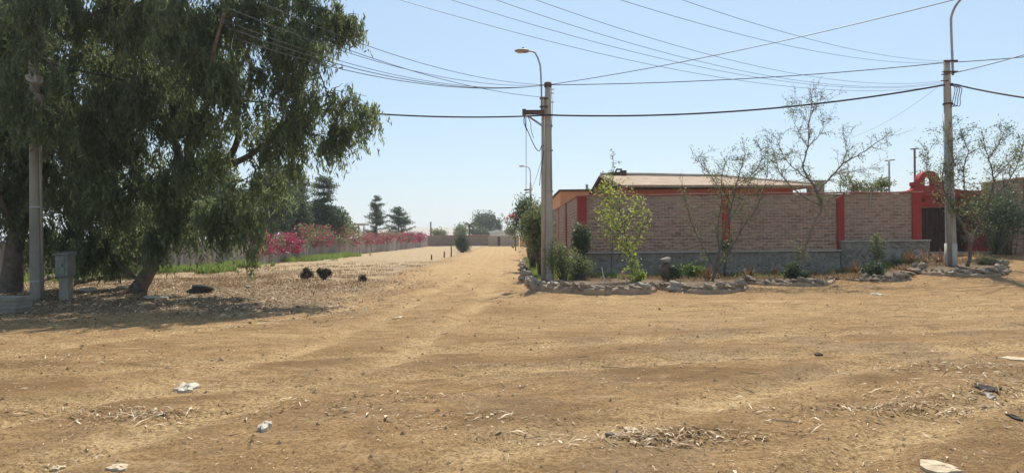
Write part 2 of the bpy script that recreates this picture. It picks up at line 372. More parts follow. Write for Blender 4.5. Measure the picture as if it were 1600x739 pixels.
def leaf_quads(c, d, L, W, rng=RNG):
    """c centres (n,3), d directions; returns verts, faces"""
    n = len(c); d = d / np.maximum(np.linalg.norm(d, axis=1, keepdims=True), 1e-6)
    r = rng.normal(size=(n, 3)); s = np.cross(d, r); s /= np.maximum(np.linalg.norm(s, axis=1, keepdims=True), 1e-6)
    L = np.broadcast_to(np.asarray(L, float), (n,))[:, None] * rng.uniform(.7, 1.25, (n, 1)); W = np.broadcast_to(np.asarray(W, float), (n,))[:, None] * rng.uniform(.7, 1.25, (n, 1))
    v = np.stack([c - d * L / 2, c + s * W / 2 - d * L * .05, c + d * L / 2, c - s * W / 2 - d * L * .05], 1).reshape(-1, 3)
    return v, np.arange(4 * n).reshape(-1, 4)
def foliage(name, mat, parent, c, d, L, W, lv=None, rng=RNG):
    v, f = leaf_quads(c, d, L, W, rng)
    if lv is None: lv = rng.random(len(c))
    return link(name, v, f if len(v) >= 20000 else f.tolist(), mat, parent, lv=lv)
def ellip(n, rng=RNG, shell=.4):
    d = rng.normal(size=(n, 3)); d /= np.linalg.norm(d, axis=1, keepdims=True)
    return d * (rng.random((n, 1))**shell)
def clumpy(c, r, nclump, nleaf, spread, rng=RNG, shell=.4):
    cc = np.array(c) + ellip(nclump, rng, shell) * np.array(r)
    idx = rng.integers(0, nclump, nleaf)
    p = cc[idx] + np.clip(rng.normal(size=(nleaf, 3)), -2, 2) * spread * rng.uniform(.5, 1.3, nclump)[idx][:, None]
    return cc, idx, p
def bush(name, label, cat, base, c, r, nclump, nleaf, spread, L, W, mat, group=None, stemmat='barkthin', stemr=.03, droop=.3, trunk=None, foliage_name='foliage', shell=.4, extra=None, hmin=.02):
    base = Vector(base); t = empty(name, base, label, cat, group)
    cc, idx, p = clumpy(c, r, nclump, nleaf, spread, shell=shell)
    gmin = base.z + hmin; p[:, 2] = np.maximum(p[:, 2], gmin + RNG.random(len(p)) * .06)
    d = RNG.normal(size=(nleaf, 3)); d[:, 2] -= droop * 2
    cv = RNG.random(nclump); lv = np.clip(.55 * cv[idx] + .45 * RNG.random(nleaf), 0, 1)
    foliage(foliage_name, M[mat], t, p, d, L, W, lv)
    mb = MB(); top = Vector(c)
    if trunk:
        fork = base.lerp(top, .55); mb.tube([base - Vector((0, 0, .1)), base.lerp(fork, .5) + Vector((.05, 0, 0)) * trunk * 4, fork], [trunk * 1.25, trunk, trunk * .8], 8)
    else: fork = base
    k = min(nclump, 26)
    for q in cc[:k]:
        q = Vector(q)
        if not trunk: st = base + Vector((random.uniform(-1, 1) * r[0] * .25, random.uniform(-1, 1) * r[1] * .25, -.03))
        else: st = fork
        m = st.lerp(q, .5) + Vector((random.uniform(-.1, .1), random.uniform(-.1, .1), .12)) * max(r) * .6
        mb.tube([st, st.lerp(m, .6), m, q], [stemr, stemr * .8, stemr * .6, stemr * .25], 5)
    mb.build('trunk' if trunk else 'stem', M[stemmat], t, True)
    if extra: extra(t, cc)
    return t
def bez(p0, p1, bow, n=8, jit=0.):
    p0 = Vector(p0); p1 = Vector(p1); m = (p0 + p1) / 2 + Vector(bow); o = []
    for i in range(n + 1):
        t = i / n; q = p0 * (1-t)**2 + m * 2 * t * (1-t) + p1 * t * t
        if 0 < i < n: q = q + Vector((random.uniform(-jit, jit), random.uniform(-jit, jit), random.uniform(-jit, jit)))
        o.append(q)
    return o

# ------------------------------------------------------------ ground
def axis(segs):
    o = []
    for a, b, st in segs: o += list(np.arange(a, b, st))
    return np.array(o + [segs[-1][1]])
gx = np.concatenate([-np.geomspace(700, 31, 28), axis([(-30, -14, .35), (-14, -6.5, .075), (-6.5, 6.5, .032), (6.5, 14, .075), (14, 30, .3)]), np.geomspace(31, 700, 28)])
gy = np.concatenate([-np.geomspace(200, 6, 12), axis([(-5, 3, .5), (3, 4, .1), (4, 8.5, .026), (8.5, 13, .055), (13, 30, .13), (30, 60, .4), (60, 130, 1.5)]), np.geomspace(132, 1500, 24)])
X, Yg = np.meshgrid(gx, gy); Z = gz(X, Yg)
nx, ny = len(gx), len(gy); ii = np.arange(nx * ny).reshape(ny, nx)
F = np.stack([ii[:-1, :-1], ii[:-1, 1:], ii[1:, 1:], ii[1:, :-1]], -1).reshape(-1, 4)
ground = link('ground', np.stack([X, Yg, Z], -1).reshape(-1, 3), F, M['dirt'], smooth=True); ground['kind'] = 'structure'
nz = fbm(X / 1.3, Yg / 1.3, 77, 4) - .46
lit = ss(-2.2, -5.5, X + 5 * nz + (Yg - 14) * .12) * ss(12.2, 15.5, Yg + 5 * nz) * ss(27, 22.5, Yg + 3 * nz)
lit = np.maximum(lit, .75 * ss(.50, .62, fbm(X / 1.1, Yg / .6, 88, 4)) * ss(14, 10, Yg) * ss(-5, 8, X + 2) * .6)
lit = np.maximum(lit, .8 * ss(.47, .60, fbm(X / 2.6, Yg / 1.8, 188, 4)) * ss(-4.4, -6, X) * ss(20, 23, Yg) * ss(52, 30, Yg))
fld = ss(-4.6, -5.6, X + 1.2 * nz + ss(22, 40, Yg) * -.1) * ss(19, 23, Yg + 2 * nz)
d = track_d(X + .4 * nz, Yg + .4 * nz); trk = np.exp(-(d / .30)**2) * np.clip(.35 + 1.9 * (fbm(X / 1.6, Yg / 1.1, 99, 3) - .22), 0, 1)
road = ss(-4.8, -4, X) * ss(1, .2, X) * ss(20, 30, Yg)
road2 = ss(9.5, 12.5, Yg - .08 * X) * ss(19, 16, Yg)
trk = np.clip(np.maximum(np.maximum(trk, road * .75), road2 * .45 * np.clip(2.2 * (fbm(X / 3, Yg / 1.2, 199, 3) - .25), 0, 1)), 0, 1)
loose = ss(.46, .60, fbm(X / 1.9 + .3 * nz, Yg / .85, 303, 4)) * ss(13, 8, Yg) + .6 * ss(.50, .62, fbm(X / 3.4, Yg / 1.1, 313, 4)) * ss(8, 12, Yg) * ss(26, 20, Yg)
loose = np.clip(loose * (1 - .7 * trk), 0, 1)
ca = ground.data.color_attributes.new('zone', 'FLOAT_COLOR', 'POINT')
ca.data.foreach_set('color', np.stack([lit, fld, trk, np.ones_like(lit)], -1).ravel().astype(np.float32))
lo = ground.data.attributes.new('loose', 'FLOAT', 'POINT'); lo.data.foreach_set('value', loose.ravel().astype(np.float32))

# distant hills
mb = MB(); hv = []
xs = np.linspace(-700, 500, 90)
for x in xs:
    h = 14 * math.exp(-((x + 130) / 190)**2) + 5 * float(vn(x / 40, 3.3, 5)) + 9 * math.exp(-((x + 520) / 120)**2)
    hv += [(x, 900, -2), (x + 3, 960, max(h, 2)), (x, 1100, -2)]
link('hills', hv, [(3*i + j, 3*i + 3 + j, 3*i + 4 + j, 3*i + 1 + j) for i in range(len(xs) - 1) for j in (0, 1)], plain('hill_earth', (.30, .25, .19), (.38, .33, .26), .02, .95, 0), smooth=True)['kind'] = 'structure'

# ------------------------------------------------------------ corner property wall
WY = 25.0; WT = 3.06
cw = empty('brick_wall', (8.8, WY, 0), 'long reddish brown brick compound wall with red pillars on a stone base, left of the gate', 'wall')
xs_p = [2.62, 7.95, 12.22, 15.05]
def wseg(x0, x1, z0, z1):
    # slightly wavy top course
    n = 24; mb = MB(); v = []; f = []
    for i in range(n + 1):
        x = x0 + (x1 - x0) * i / n; zt = z1 + .012 * math.sin(x * 2.1) + random.uniform(-.006, .006)
        v += [(x, WY, z0), (x, WY, zt), (x, WY + .24, zt), (x, WY + .24, z0)]
    for i in range(n):
        a = 4 * i; b = a + 4
        f += [(a, b, b + 1, a + 1), (a + 1, b + 1, b + 2, a + 2), (a + 2, b + 2, b + 3, a + 3)]
    f += [(0, 1, 2, 3), (4*n + 3, 4*n + 2, 4*n + 1, 4*n)]
    mb.add(v, f); return mb
for a, b in zip(xs_p[:-1], xs_p[1:]): wseg(a + .16, b - .14, .9, WT).build('brick_panel', M['brick'], cw)
for i, x in enumerate(xs_p):
    hw = .17 if i in (0, 3) else .13
    top = WT + .02 if i in (0, 3) else WT - .01; bot = .9 if i in (0, 1, 2) else .6
    MB().box(x - hw, x + hw, WY - .045, WY + .27, bot, top).build('pillar', M['red'], cw)
mb = MB(); v = []; n = 120; f = []
for i in range(n + 1):
    x = 2.40 + (15.28 - 2.40) * i / n; zt = WT + .025 + .012 * math.sin(x * 2.1); th = .045 + random.uniform(-.008, .008)
    v += [(x, WY - .07, zt), (x, WY - .07, zt + th), (x, WY + .30, zt + th), (x, WY + .30, zt)]
for i in range(n):
    a = 4*i; b = a + 4; f += [(a, b, b+1, a+1), (a+1, b+1, b+2, a+2), (a+2, b+2, b+3, a+3), (a+3, b+3, b, a)]
f += [(0, 1, 2, 3), (4*n+3, 4*n+2, 4*n+1, 4*n)]
mb.add(v, f); mb.build('coping', M['redcap'], cw)
MB().tube([P(1361, 301, WY - .08), P(1359.5, 325, WY - .08), P(1371, 326, WY - .08)], .016, 6).build('conduit', M['cap'], cw)
def stonebase(x0, x1, top, nm='stone_base'):
    n = int((x1 - x0) / .18); v = []; f = []; rows = 6
    for i in range(n + 1):
        x = x0 + (x1 - x0) * i / n
        for j in range(rows + 1):
            z = -.15 + (top + .15) * j / rows
            off = .05 * (float(fbm(x * 1.8, z * 1.8, 4, 3)) - .4)
            v.append((x, WY - .20 - off * 2.2 + .02, z))
        v.append((x, WY - .004 - .05, top + .01))
    m = rows + 2
    for i in range(n):
        for j in range(m - 1): f.append((i*m + j, (i+1)*m + j, (i+1)*m + j + 1, i*m + j + 1))
    for i, sg in ((0, 1), (n, -1)):
        k = len(v); v.append((v[i*m][0], WY - .05, -.15)); f.append(tuple([k] + [i*m + j for j in range(m)])[::sg])
    o = link(nm, v, f, M['stone'], cw)
    MB().box(x0 - .02, x1 + .02, WY - .25, WY - .06, top + .012, top + .065).build('ledge', M['cap'], cw)
stonebase(2.40, 12.12, .93); stonebase(12.16, 15.42, 1.27)
# side wall along the lane
sw = empty('brick_wall', (2.5, 33, 0), 'brown brick side wall running back along the lane behind the pole and shrubs', 'wall')
y = WY + .32; k = 0
while y < 62:
    y2 = min(y + 4.6, 62); MB().box(2.45, 2.69, y, y2, .75, WT).build('brick_panel', M['brick'], sw)
    MB().box(2.40, 2.74, y2 + .002, y2 + .25, .0, WT - .01).build('pillar', M['redcap'] if k else M['red'], sw); y = y2 + .252; k += 1
MB().box(2.41, 2.73, WY + .32, 62, -.1, .74).build('stone_base', M['stone'], sw)
MB().box(2.41, 2.73, WY + .32, 62, WT + .004, WT + .05).build('coping', M['redcap'], sw)

# gate
GY = 26.6
g = empty('gateway', (16.7, GY, .8), 'red plastered gateway with small bell arch above dark wooden door', 'gateway')
mb = MB(); mb.box(15.45, 15.92, GY - .1, GY + .4, .5, 3.02); mb.build('pier', M['red'], g); MB().box(18.0, 18.75, GY - .1, GY + .4, .5, 3.02).build('pier', M['red'], g)
mb = MB()
mb.box(15.42, 18.78, GY - .12, GY + .42, 3.022, 3.14); mb.box(15.922, 17.998, GY - .04, GY + .34, 2.60, 3.018); mb.build('lintel', M['red'], g)
for x in (16.15, 16.95, 17.6): MB().box(x - .17, x + .17, GY - .055, GY - .042, 2.80, 2.94).build('recess_shade', M['darkred'], g)  # recess shade painted as thin dark red plates on the lintel face
# stepped parapet w/ bell arch : profile extrusion with a hole
mb = MB(); y0, y1 = GY - .05, GY + .30
mb.prism([(15.5, y0), (18.7, y0), (18.7, y1), (15.5, y1)], 3.142, 3.24)
# curved shoulders
def profile(pts, y0, y1):
    n = len(pts); m = MB(); V = [(x, y0, z) for x, z in pts] + [(x, y1, z) for x, z in pts]
    m.add(V, [tuple(range(n)), tuple(range(n, 2*n))[::-1]] + [(i, n + i, n + (i+1) % n, (i+1) % n) for i in range(n)]); return m
AX = 16.52
sh = [(15.62, 3.242), (18.1, 3.242)] + [(18.1 - .75 * math.sin(t) , 3.25 + .20 * (1 - math.cos(t))) for t in np.linspace(0.1, math.pi/2, 7)] + [(15.62 + .35 * math.sin(t), 3.25 + .20 * (1 - math.cos(t))) for t in np.linspace(math.pi/2, .1, 7)]
profile(sh, y0, y1).build('parapet', M['red'], g)
mb.build('cornice', M['red'], g)
oa = [(AX + .42 * math.cos(t), 3.62 + .42 * math.sin(t)) for t in np.linspace(0, math.pi, 15)]
ia = [(AX + .19 * math.cos(t), 3.64 + .19 * math.sin(t)) for t in np.linspace(0, math.pi, 15)]
arch = [(AX + .42, 3.452)] + oa + [(AX - .42, 3.452), (AX - .19, 3.452)] + ia[::-1] + [(AX + .19, 3.452)]
m = MB(); n = 15
O = [(AX + .42, 3.452)] + oa + [(AX - .42, 3.452)]; I = [(AX + .19, 3.452)] + ia + [(AX - .19, 3.452)]
V = [(x, yy, z) for yy in (y0, y1) for ring in (O, I) for x, z in ring]; k = len(O); F = []
for i in range(k - 1):
    F += [(i, i+1, k+i+1, k+i), (2*k+i, 3*k+i, 3*k+i+1, 2*k+i+1), (i, 2*k+i, 2*k+i+1, i+1), (k+i, k+i+1, 3*k+i+1, 3*k+i)]
m.add(V, F); m.build('bell_arch', M['red'], g)
MB().box(AX - .60, AX - .43, y0, y1, 3.453, 3.60).build('finial', M['red'], g); MB().box(AX + .43, AX + .60, y0, y1, 3.453, 3.60).build('finial', M['red'], g)
for x0, x1 in ((15.93, 16.94), (16.95, 17.99)):
    dleaf = MB(); nb = 6; wdt = (x1 - x0) / nb
    for i in range(nb): dleaf.box(x0 + i * wdt + .006, x0 + (i+1) * wdt - .006, GY + .10, GY + .15 + .008 * (i % 2), .82, 2.59)
    dd = dleaf.build('door', M['door'], g)
    hx = x1 - .12 if x0 < 16 else x0 + .12
    MB().tube([(hx, GY + .09, 1.62), (hx, GY + .04, 1.66), (hx, GY + .04, 1.80), (hx, GY + .09, 1.84)], .014, 6).build('handle', M['rust'], dd)
MB().box(15.6, 18.5, GY - .55, GY - .11, .55, .84).build('step', M['cap'], g)

# right wall (brick, taller, turns toward the camera)
rw = empty('brick_wall', (21, 26, .6), 'taller brick wall right of the gateway behind the spiky plants', 'wall')
p0 = (18.76, 26.75); p1 = (26, 24.6); dx, dy = p1[0] - p0[0], p1[1] - p0[1]; L = math.hypot(dx, dy); ux, uy = dx / L, dy / L
def wq(s0, s1, o0, o1):
    f = lambda s_, o: (p0[0] + ux * s_ - uy * o, p0[1] + uy * s_ + ux * o); return [f(s0, o0), f(s1, o0), f(s1, o1), f(s0, o1)]
def top_at(s_): return 3.50 + .13 * s_
for a, b in ((.02, 1.38), (1.66, 4.5), (4.78, 7.4)):
    MB().prism(wq(a, b, 0, .24), .3, [top_at(a), top_at(b), top_at(b), top_at(a)]).build('brick_panel', M['brick'], rw)
    MB().prism(wq(a, b, -.05, .29), [top_at(a) + .003, top_at(b) + .003, top_at(b) + .003, top_at(a) + .003], [top_at(a) + .06, top_at(b) + .06, top_at(b) + .06, top_at(a) + .06]).build('coping', M['redcap'], rw)
for a in (1.382, 4.502): MB().prism(wq(a, a + .276, -.05, .27), .3, top_at(a) + .02).build('pillar', M['red'], rw)

# house behind the wall
h = empty('house', (8, 33, 0), 'low red house with a weathered brown hipped roof behind the brick wall', 'house')
MB().box(5.0, 12.1, 28.9, 37.4, -.1, 3.55).build('wall', M['redhouse'], h)
MB().add([(5.0, 28.9, 3.551), (5.0, 37.4, 3.551), (5.0, 33.6, 4.42), (5.12, 28.9, 3.551), (5.12, 37.4, 3.551), (5.12, 33.6, 4.42)], [(0, 1, 2), (3, 5, 4), (0, 3, 4, 1), (1, 4, 5, 2), (2, 5, 3, 0)]) if False else None
rv = [(4.58, 28, 3.70), (12.7, 28, 3.62), (4.58, 34, 4.66), (10.7, 34, 4.52), (4.58, 38.6, 4.02), (12.9, 38.6, 3.80)]
th = .10
V = rv + [(x, y, z - th) for x, y, z in rv]; k = 6
F = [(0, 1, 3, 2), (2, 3, 5, 4), (1, 5, 3)]
F += [(6, 8, 9, 7), (8, 10, 11, 9), (7, 9, 11)] + [(0, 6, 7, 1), (1, 7, 11, 5), (5, 11, 10, 4), (4, 10, 8, 2), (2, 8, 6, 0)]
# subdivide slightly sagging edge via tube trims
rf = link('roof', V, F, M['roof'], h)
m = MB(); m.tube([(4.5, 34, 4.70), (7, 34, 4.67), (9, 34, 4.60), (10.75, 34, 4.56)], .09, 8); m.tube([(10.7, 34, 4.55), (11.7, 31, 4.10), (12.72, 28, 3.66)], .07, 8); m.build('ridge', M['cap'], rf)
for (a, b) in (((4.50, 27.95, 3.64), (4.50, 34, 4.60)), ((4.50, 34, 4.60), (4.50, 38.6, 3.96))): MB().tube([a, b], .09, 4).build('barge_board', M['beam'], h)
for i in range(0):
    x = 5.1 + i * .42; MB().box(x, x + .09, 28.05, 28.88, 3.42, 3.52).build('rafter', M['beam'], h)
MB().prism([(5.0, 29), (5.1, 29), (5.1, 37.3), (5.0, 37.3)], 3.552, [3.72, 3.72, 3.98, 3.98]).build('gable', M['redhouse'], h)
m = MB(); m.box(4.95, 5.45, 33.7, 34.3, 4.60, 4.78); m.box(5.5, 5.78, 33.7, 34.2, 4.6, 4.86); m.tube([(5.2, 34, 4.7), (5.35, 34, 4.95), (5.6, 34, 4.92)], .05, 6); m.build('roof_vent', M['beam'], h)
wt = P(1278, 288, 29); ch = MB(); ch.box(wt.x - .28, wt.x + .28, 29, 29.5, 3.0, 3.82); ch.box(wt.x - .34, wt.x + .34, 28.95, 29.55, 3.822, 3.9)
o = ch.build('chimney', M['rockpale'], None, origin=(wt.x, 29.2, 3.0)); o.parent = h; o.location = Vector((wt.x, 29.2, 3.0)) - h.location
ob = empty('house', (4.5, 42, 0), 'orange plastered building with flat dark roof edge, left of the hipped roof', 'building')
MB().box(2.9, 6.8, 40, 48, -.1, 4.25).build('wall', M['orange'], ob)
MB().box(2.82, 6.9, 39.9, 48.1, 4.253, 4.36).build('roof', M['beam'], ob)
MB().tube([(4.6, 41, 4.361), (4.6, 41, 4.72)], .08, 8).build('chimney', M['steel'], ob)

# far end of the lane
fw = empty('brick_wall', (-7, 118, 0), 'distant grey brown brick wall closing the end of the lane', 'wall')
MB().box(-14.9, -4.0, 118, 118.25, -.2, 1.82).build('brick_panel', M['brick_far'], fw); MB().box(-15.0, -3.98, 117.93, 118.3, 1.823, 1.92).build('coping', M['redhouse'], fw)
for x in (-11.2, -7.6): MB().box(x - .15, x + .15, 117.9, 117.998, -.2, 1.8).build('pillar', M['brick_far'], fw)
fp = empty('brick_wall', (-1.2, 112, 0), 'pale peach wall with a door opening at the far end of the lane', 'wall')
MB().box(-3.95, -2.45, 112, 112.25, -.2, 1.75).build('panel', M['brick_pale'], fp); MB().box(-1.95, 1.15, 112, 112.25, -.2, 1.75).build('panel', M['brick_pale'], fp)
MB().box(-2.44, -1.96, 112.06, 112.14, -.2, 1.68).build('door', M['rust'], fp)
MB().box(-.3, -.1, 111.9, 111.998, -.2, 1.8).build('pillar', M['cap'], fp)
fo = empty('garden_wall', (1.8, 104, 0), 'short orange wall end beside the pale wall at the lane end', 'wall')
MB().box(1.2, 2.9, 103.8, 104.1, -.2, 1.75).build('panel', M['orange'], fo)
shd = empty('shed', (-1.5, 150, 0), 'low white shed roof showing over the far wall', 'shed')
MB().box(-5, -.9, 150, 156, 0, 2.5).build('wall', M['white'], shd); MB().add([(0,0,0)], []) 
m = MB(); m.add([(-5.2, 149.6, 2.51), (-.7, 149.6, 2.51), (-.7, 156.4, 2.51), (-5.2, 156.4, 2.51), (-5.2, 149.6, 2.75), (-3.2, 149.6, 3.1), (-.7, 149.6, 2.8), (-5.2, 156.4, 2.75), (-3.2, 156.4, 3.1), (-.7, 156.4, 2.8)],
  [(0, 1, 6, 5, 4), (3, 7, 8, 9, 2), (4, 5, 8, 7), (5, 6, 9, 8), (0, 4, 7, 3), (1, 2, 9, 6), (0, 3, 2, 1)]); m.build('roof', M['white'], shd)
hut = empty('shed', (-19.6, 85, 0), 'open flat roofed shelter on posts beyond the flowering wall', 'shelter')
q0 = P(553, 351, 85); q1 = P(572, 351, 85)
MB().box(q0.x, q1.x, 84, 87, q0.z - .1, q0.z + .12).build('roof', M['cap'], hut)
for x in (q0.x + .1, q1.x - .1, (q0.x + q1.x) / 2):
    MB().tube([(x, 84.2, 0), (x, 84.2, q0.z - .101)], .07, 6).build('post', M['rust'], hut)

# left plank/concrete fence with bougainvillea
lf = empty('garden_wall', (-15, 60, 0), 'long weathered grey wall on the left under magenta flowers', 'wall')
lp = [(-19.2, 24), (-17.2, 34), (-16.2, 42), (-15.4, 62), (-14.9, 84), (-14.6, 116)]
for (ax, ay), (bx, by) in zip(lp[:-1], lp[1:]):
    L = math.hypot(bx - ax, by - ay); ux, uy = (bx - ax) / L, (by - ay) / L; s_ = 0
    while s_ < L - .1:
        e = min(s_ + 2.6, L)
        f = lambda t, o: (ax + ux * t + uy * o, ay + uy * t - ux * o)
        zt = 1.55 + random.uniform(-.03, .04)
        MB().prism([f(s_, .06), f(e - .15, .06), f(e - .15, -.06), f(s_, -.06)], -.2, zt).build('panel', M['slats'], lf)
        MB().prism([f(e - .148, .09), f(e - .002, .09), f(e - .002, -.09), f(e - .148, -.09)], -.2, zt + .02).build('post', M['slats'], lf); s_ = e
    
# ------------------------------------------------------------ utility poles
def pole_shaft(x, y, z0, z1, lean, r0, r1):
    n = 12; pts = [(x + lean * (i / n), y, z0 - .3 + (z1 - z0 + .3) * i / n) for i in range(n + 1)]
    return MB().tube(pts, list(np.linspace(r0, r1, n + 1)), 18)
# centre pole
CY = 22.4; cb = P(858, 446, CY); CT = P(856, 131, CY)
cz = gs(cb.x, CY)
cp = empty('utility_pole', (cb.x, CY, cz), 'concrete utility pole at the wall corner with a street lamp and side bracket', 'utility pole', 'concrete utility poles')
pole_shaft(cb.x, CY, cz, CT.z, CT.x - cb.x, .165, .10).build('shaft', M['pole'], cp, True)
q = P(849, 152, CY)
MB().tube([(cb.x - .19, CY - .05, cz + .05), (q.x - .01, CY - .05, q.z)], [.085, .06], 10).build('side_post', M['pole'], cp, True)
MB().tube([CT + Vector((0, 0, -.12)), CT + Vector((0, 0, .02)), CT + Vector((0, 0, .06))], [.125, .125, .06], 12).build('cap', M['rust'], cp)
a = P(817, 176, CY - .1); b = P(848, 174, CY - .1)
m = MB(); m.box(a.x, b.x + .06, CY - .27, CY - .15, a.z - .09, a.z + .05); m.build('bracket_arm', M['rust'], cp)
m = MB(); m.box(a.x - .02, a.x + .10, CY - .30, CY - .12, a.z - .12, a.z + .08); m.build('bracket_end', M['rust'], cp)
MB().tube([P(824, 181, CY - .2), P(849, 198, CY - .2)], .035, 6).build('brace', M['steel'], cp)
la = MB(); pts = [P(846, 172, CY - .1), P(846, 140, CY - .1), P(845, 115, CY - .1), P(844, 102, CY - .1), P(840, 90, CY - .1), P(836, 83, CY - .1), P(831, 80.5, CY - .1), P(822, 80, CY - .1)]
la.tube(pts, .028, 8).build('lamp_arm', M['steel'], cp, True)
for yy in (154, 167):
    q = P(846, yy, CY - .1); MB().box(q.x - .06, q.x + .22, CY - .14, CY - .02, q.z - .02, q.z + .02).build('clamp', M['rust'], cp)
def lamp_head(base, length, parent, dirx=-1):
    b = Vector(base); n = 10; V = []; F = []; sg = 12
    for i in range(n + 1):
        t = i / n; w_ = .05 + .085 * math.sin(math.pi * min(1, t * 1.05 + .06))**.6; hh = .035 + .05 * math.sin(math.pi * min(t + .05, 1))**.5
        for k in range(sg):
            an = 2 * math.pi * k / sg; V.append((b.x + dirx * t * length, b.y + w_ * math.cos(an), b.z + hh * max(math.sin(an), -.45) + .01 * t))
    for i in range(n):
        for k in range(sg): F.append((i*sg+k, i*sg+(k+1) % sg, (i+1)*sg+(k+1) % sg, (i+1)*sg+k))
    F += [tuple(range(sg))[::-1], tuple(range(n*sg, (n+1)*sg))]
    hd = link('lamp_head', V, F, M['lamp'], parent, True)
    m = MB(); m.rock((b.x + dirx * length * .62, b.y, b.z - .03), (length * .25, .08, .045), seed=2, jag=0, seg=12); m.build('lamp_glass', M['lens'], hd, True)
    m = MB(); m.tube([(b.x + dirx * length * .4, b.y, b.z + .06), (b.x + dirx * length * .4, b.y, b.z + .13)], [.04, .03], 8); m.build('photocell', M['black'], hd, True)
lamp_head(P(826, 80.5, CY - .1), .46, cp)
# hanging service cables at the centre pole
def cab(pts, r, parent, nm='drop_cable', mat='black', n=5): return MB().tube(pts, r, n).build(nm, M[mat], parent, True)
def smooth(pts, k=5):
    pts = [Vector(p) for p in pts]; o = []
    for i in range(len(pts) - 1):
        a = pts[max(i-1, 0)]; b = pts[i]; c_ = pts[i+1]; d_ = pts[min(i+2, len(pts)-1)]
        for j in range(k):
            t = j / k; o.append(.5 * ((2*b) + (c_ - a) * t + (2*a - 5*b + 4*c_ - d_) * t*t + (3*b - a - 3*c_ + d_) * t**3))
    return o + [pts[-1]]
y_ = CY - .2
cab(smooth([P(820, 180, y_), P(821, 196, y_), P(826, 208, y_), P(832, 222, y_), P(838, 233, y_), P(843, 236, y_), (P(846, 229, y_)), P(850, 228, y_)]), .014, cp)
cab(smooth([P(820, 180, y_), P(818, 190, y_), P(823, 204, y_)]), .010, cp)
cab(smooth([P(822, 182, y_), P(822, 240, y_), P(822, 292, y_), P(821, 300, y_)]), .009, cp)
cab(smooth([P(824, 182, y_), P(829, 192, y_), P(830, 204, y_), P(834, 216, y_)]), .010, cp)
cab(smooth([P(850, 235, y_), P(846, 262, y_), P(843, 290, y_)]), .012, cp)
cab(smooth([P(861, 135, y_), P(863, 170, y_), P(861, 220, y_), P(861, 300, y_)]), .008, cp)
for yy in (140, 146, 160): 
    q = P(861, yy, CY - .12); MB().tube([q, q + Vector((.10, 0, 0))], .02, 6).build('insulator', M['lens'], cp)
for yy in (198, 236, 300, 372):
    q = P(857.5, yy, CY); MB().tube([q, q + Vector((0, 0, .035))], .125 + (yy - 198) * .00016 + .012, 16).build('band', M['steel'], cp)
# right pole
RY = 22.0; rb = P(1487, 414, RY); RT = P(1479, 96, RY); rz = float(gz0(rb.x, RY))
rp = empty('utility_pole', (rb.x, RY, rz), 'leaning concrete utility pole in front of the red gateway', 'utility pole', 'concrete utility poles')
pole_shaft(rb.x, RY, rz - .1, RT.z, RT.x - rb.x, .168, .10).build('shaft', M['pole'], rp, True)
m = MB().tube([(rb.x - .01, RY, rz - .1), (rb.x - .03, RY, rz + .80)], [.183, .175], 18); m.build('collar', M['pole_base'], rp, True)
a = P(1476.5, 178, RY - .1); m = MB().tube([(rb.x - .13, RY - .13, rz), a + Vector((-.04, -.03, 0))], [.07, .055], 8); m.build('cable_duct', M['steel'], rp, True)
pts = smooth([P(1489, 118, RY - .05), P(1487.5, 80, RY - .05), P(1486, 38, RY - .05), P(1487, 25, RY - .08), P(1492, 12, RY - .2), P(1499, 2, RY - .35), P(1506, -6, RY - .5), P(1516, -12, RY - .6)])
MB().tube(pts, .038, 8).build('lamp_arm', M['steel'], rp, True); lamp_head(pts[-1], .46, rp, 1)
for yy in (97, 114):
    q = P(1478, yy, RY); MB().box(q.x - .14, q.x + .30, RY - .15, RY - .09, q.z - .025, q.z + .025).build('clamp', M['rust'], rp)
for k in range(4):
    x0 = 1488 + k * 3.4; cab(smooth([P(1485, 131 + k, RY - .14), P(x0 + 4, 138, RY - .16), P(x0 + 2, 152, RY - .16), P(x0 - 2 + k, 166, RY - .15), P(1487, 168 - 2*k, RY - .13)]), .012, rp)
for yy, xx in ((113, 1472), (117, 1471), (127, 1470)): cab([P(xx, yy, RY - .12), P(1482, yy - 1, RY - .13)], .02, rp, 'insulator', 'rust')
MB().tube([P(1481, 163, RY) - Vector((0, 0, .02)), P(1481, 163, RY) + Vector((0, 0, .03))], .15, 14).build('band', M['rust'], rp)
# left pole, in the tree
LY = 18.0; lb = P(58, 471, LY); LT = P(52, 20, LY); lz = gs(lb.x, LY)
lpole = empty('utility_pole', (lb.x, LY, lz), 'concrete utility pole under the big tree beside the meter box', 'utility pole', 'concrete utility poles')
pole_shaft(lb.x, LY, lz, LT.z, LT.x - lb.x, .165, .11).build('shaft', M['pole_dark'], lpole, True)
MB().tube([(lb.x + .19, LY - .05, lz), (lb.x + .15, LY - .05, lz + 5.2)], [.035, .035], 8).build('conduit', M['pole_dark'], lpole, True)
for yy in (124, 153):
    q = P(54, yy, LY - .25); MB().box(q.x - .15, q.x + .15, LY - .38, LY - .13, q.z - .11, q.z + .10).build('junction_box', M['pole_base'], lpole)
for yy in (325, 440):
    q = P(58, yy, LY); MB().tube([q, q + Vector((0, 0, .04))], .17, 14).build('band', M['steel'], lpole)
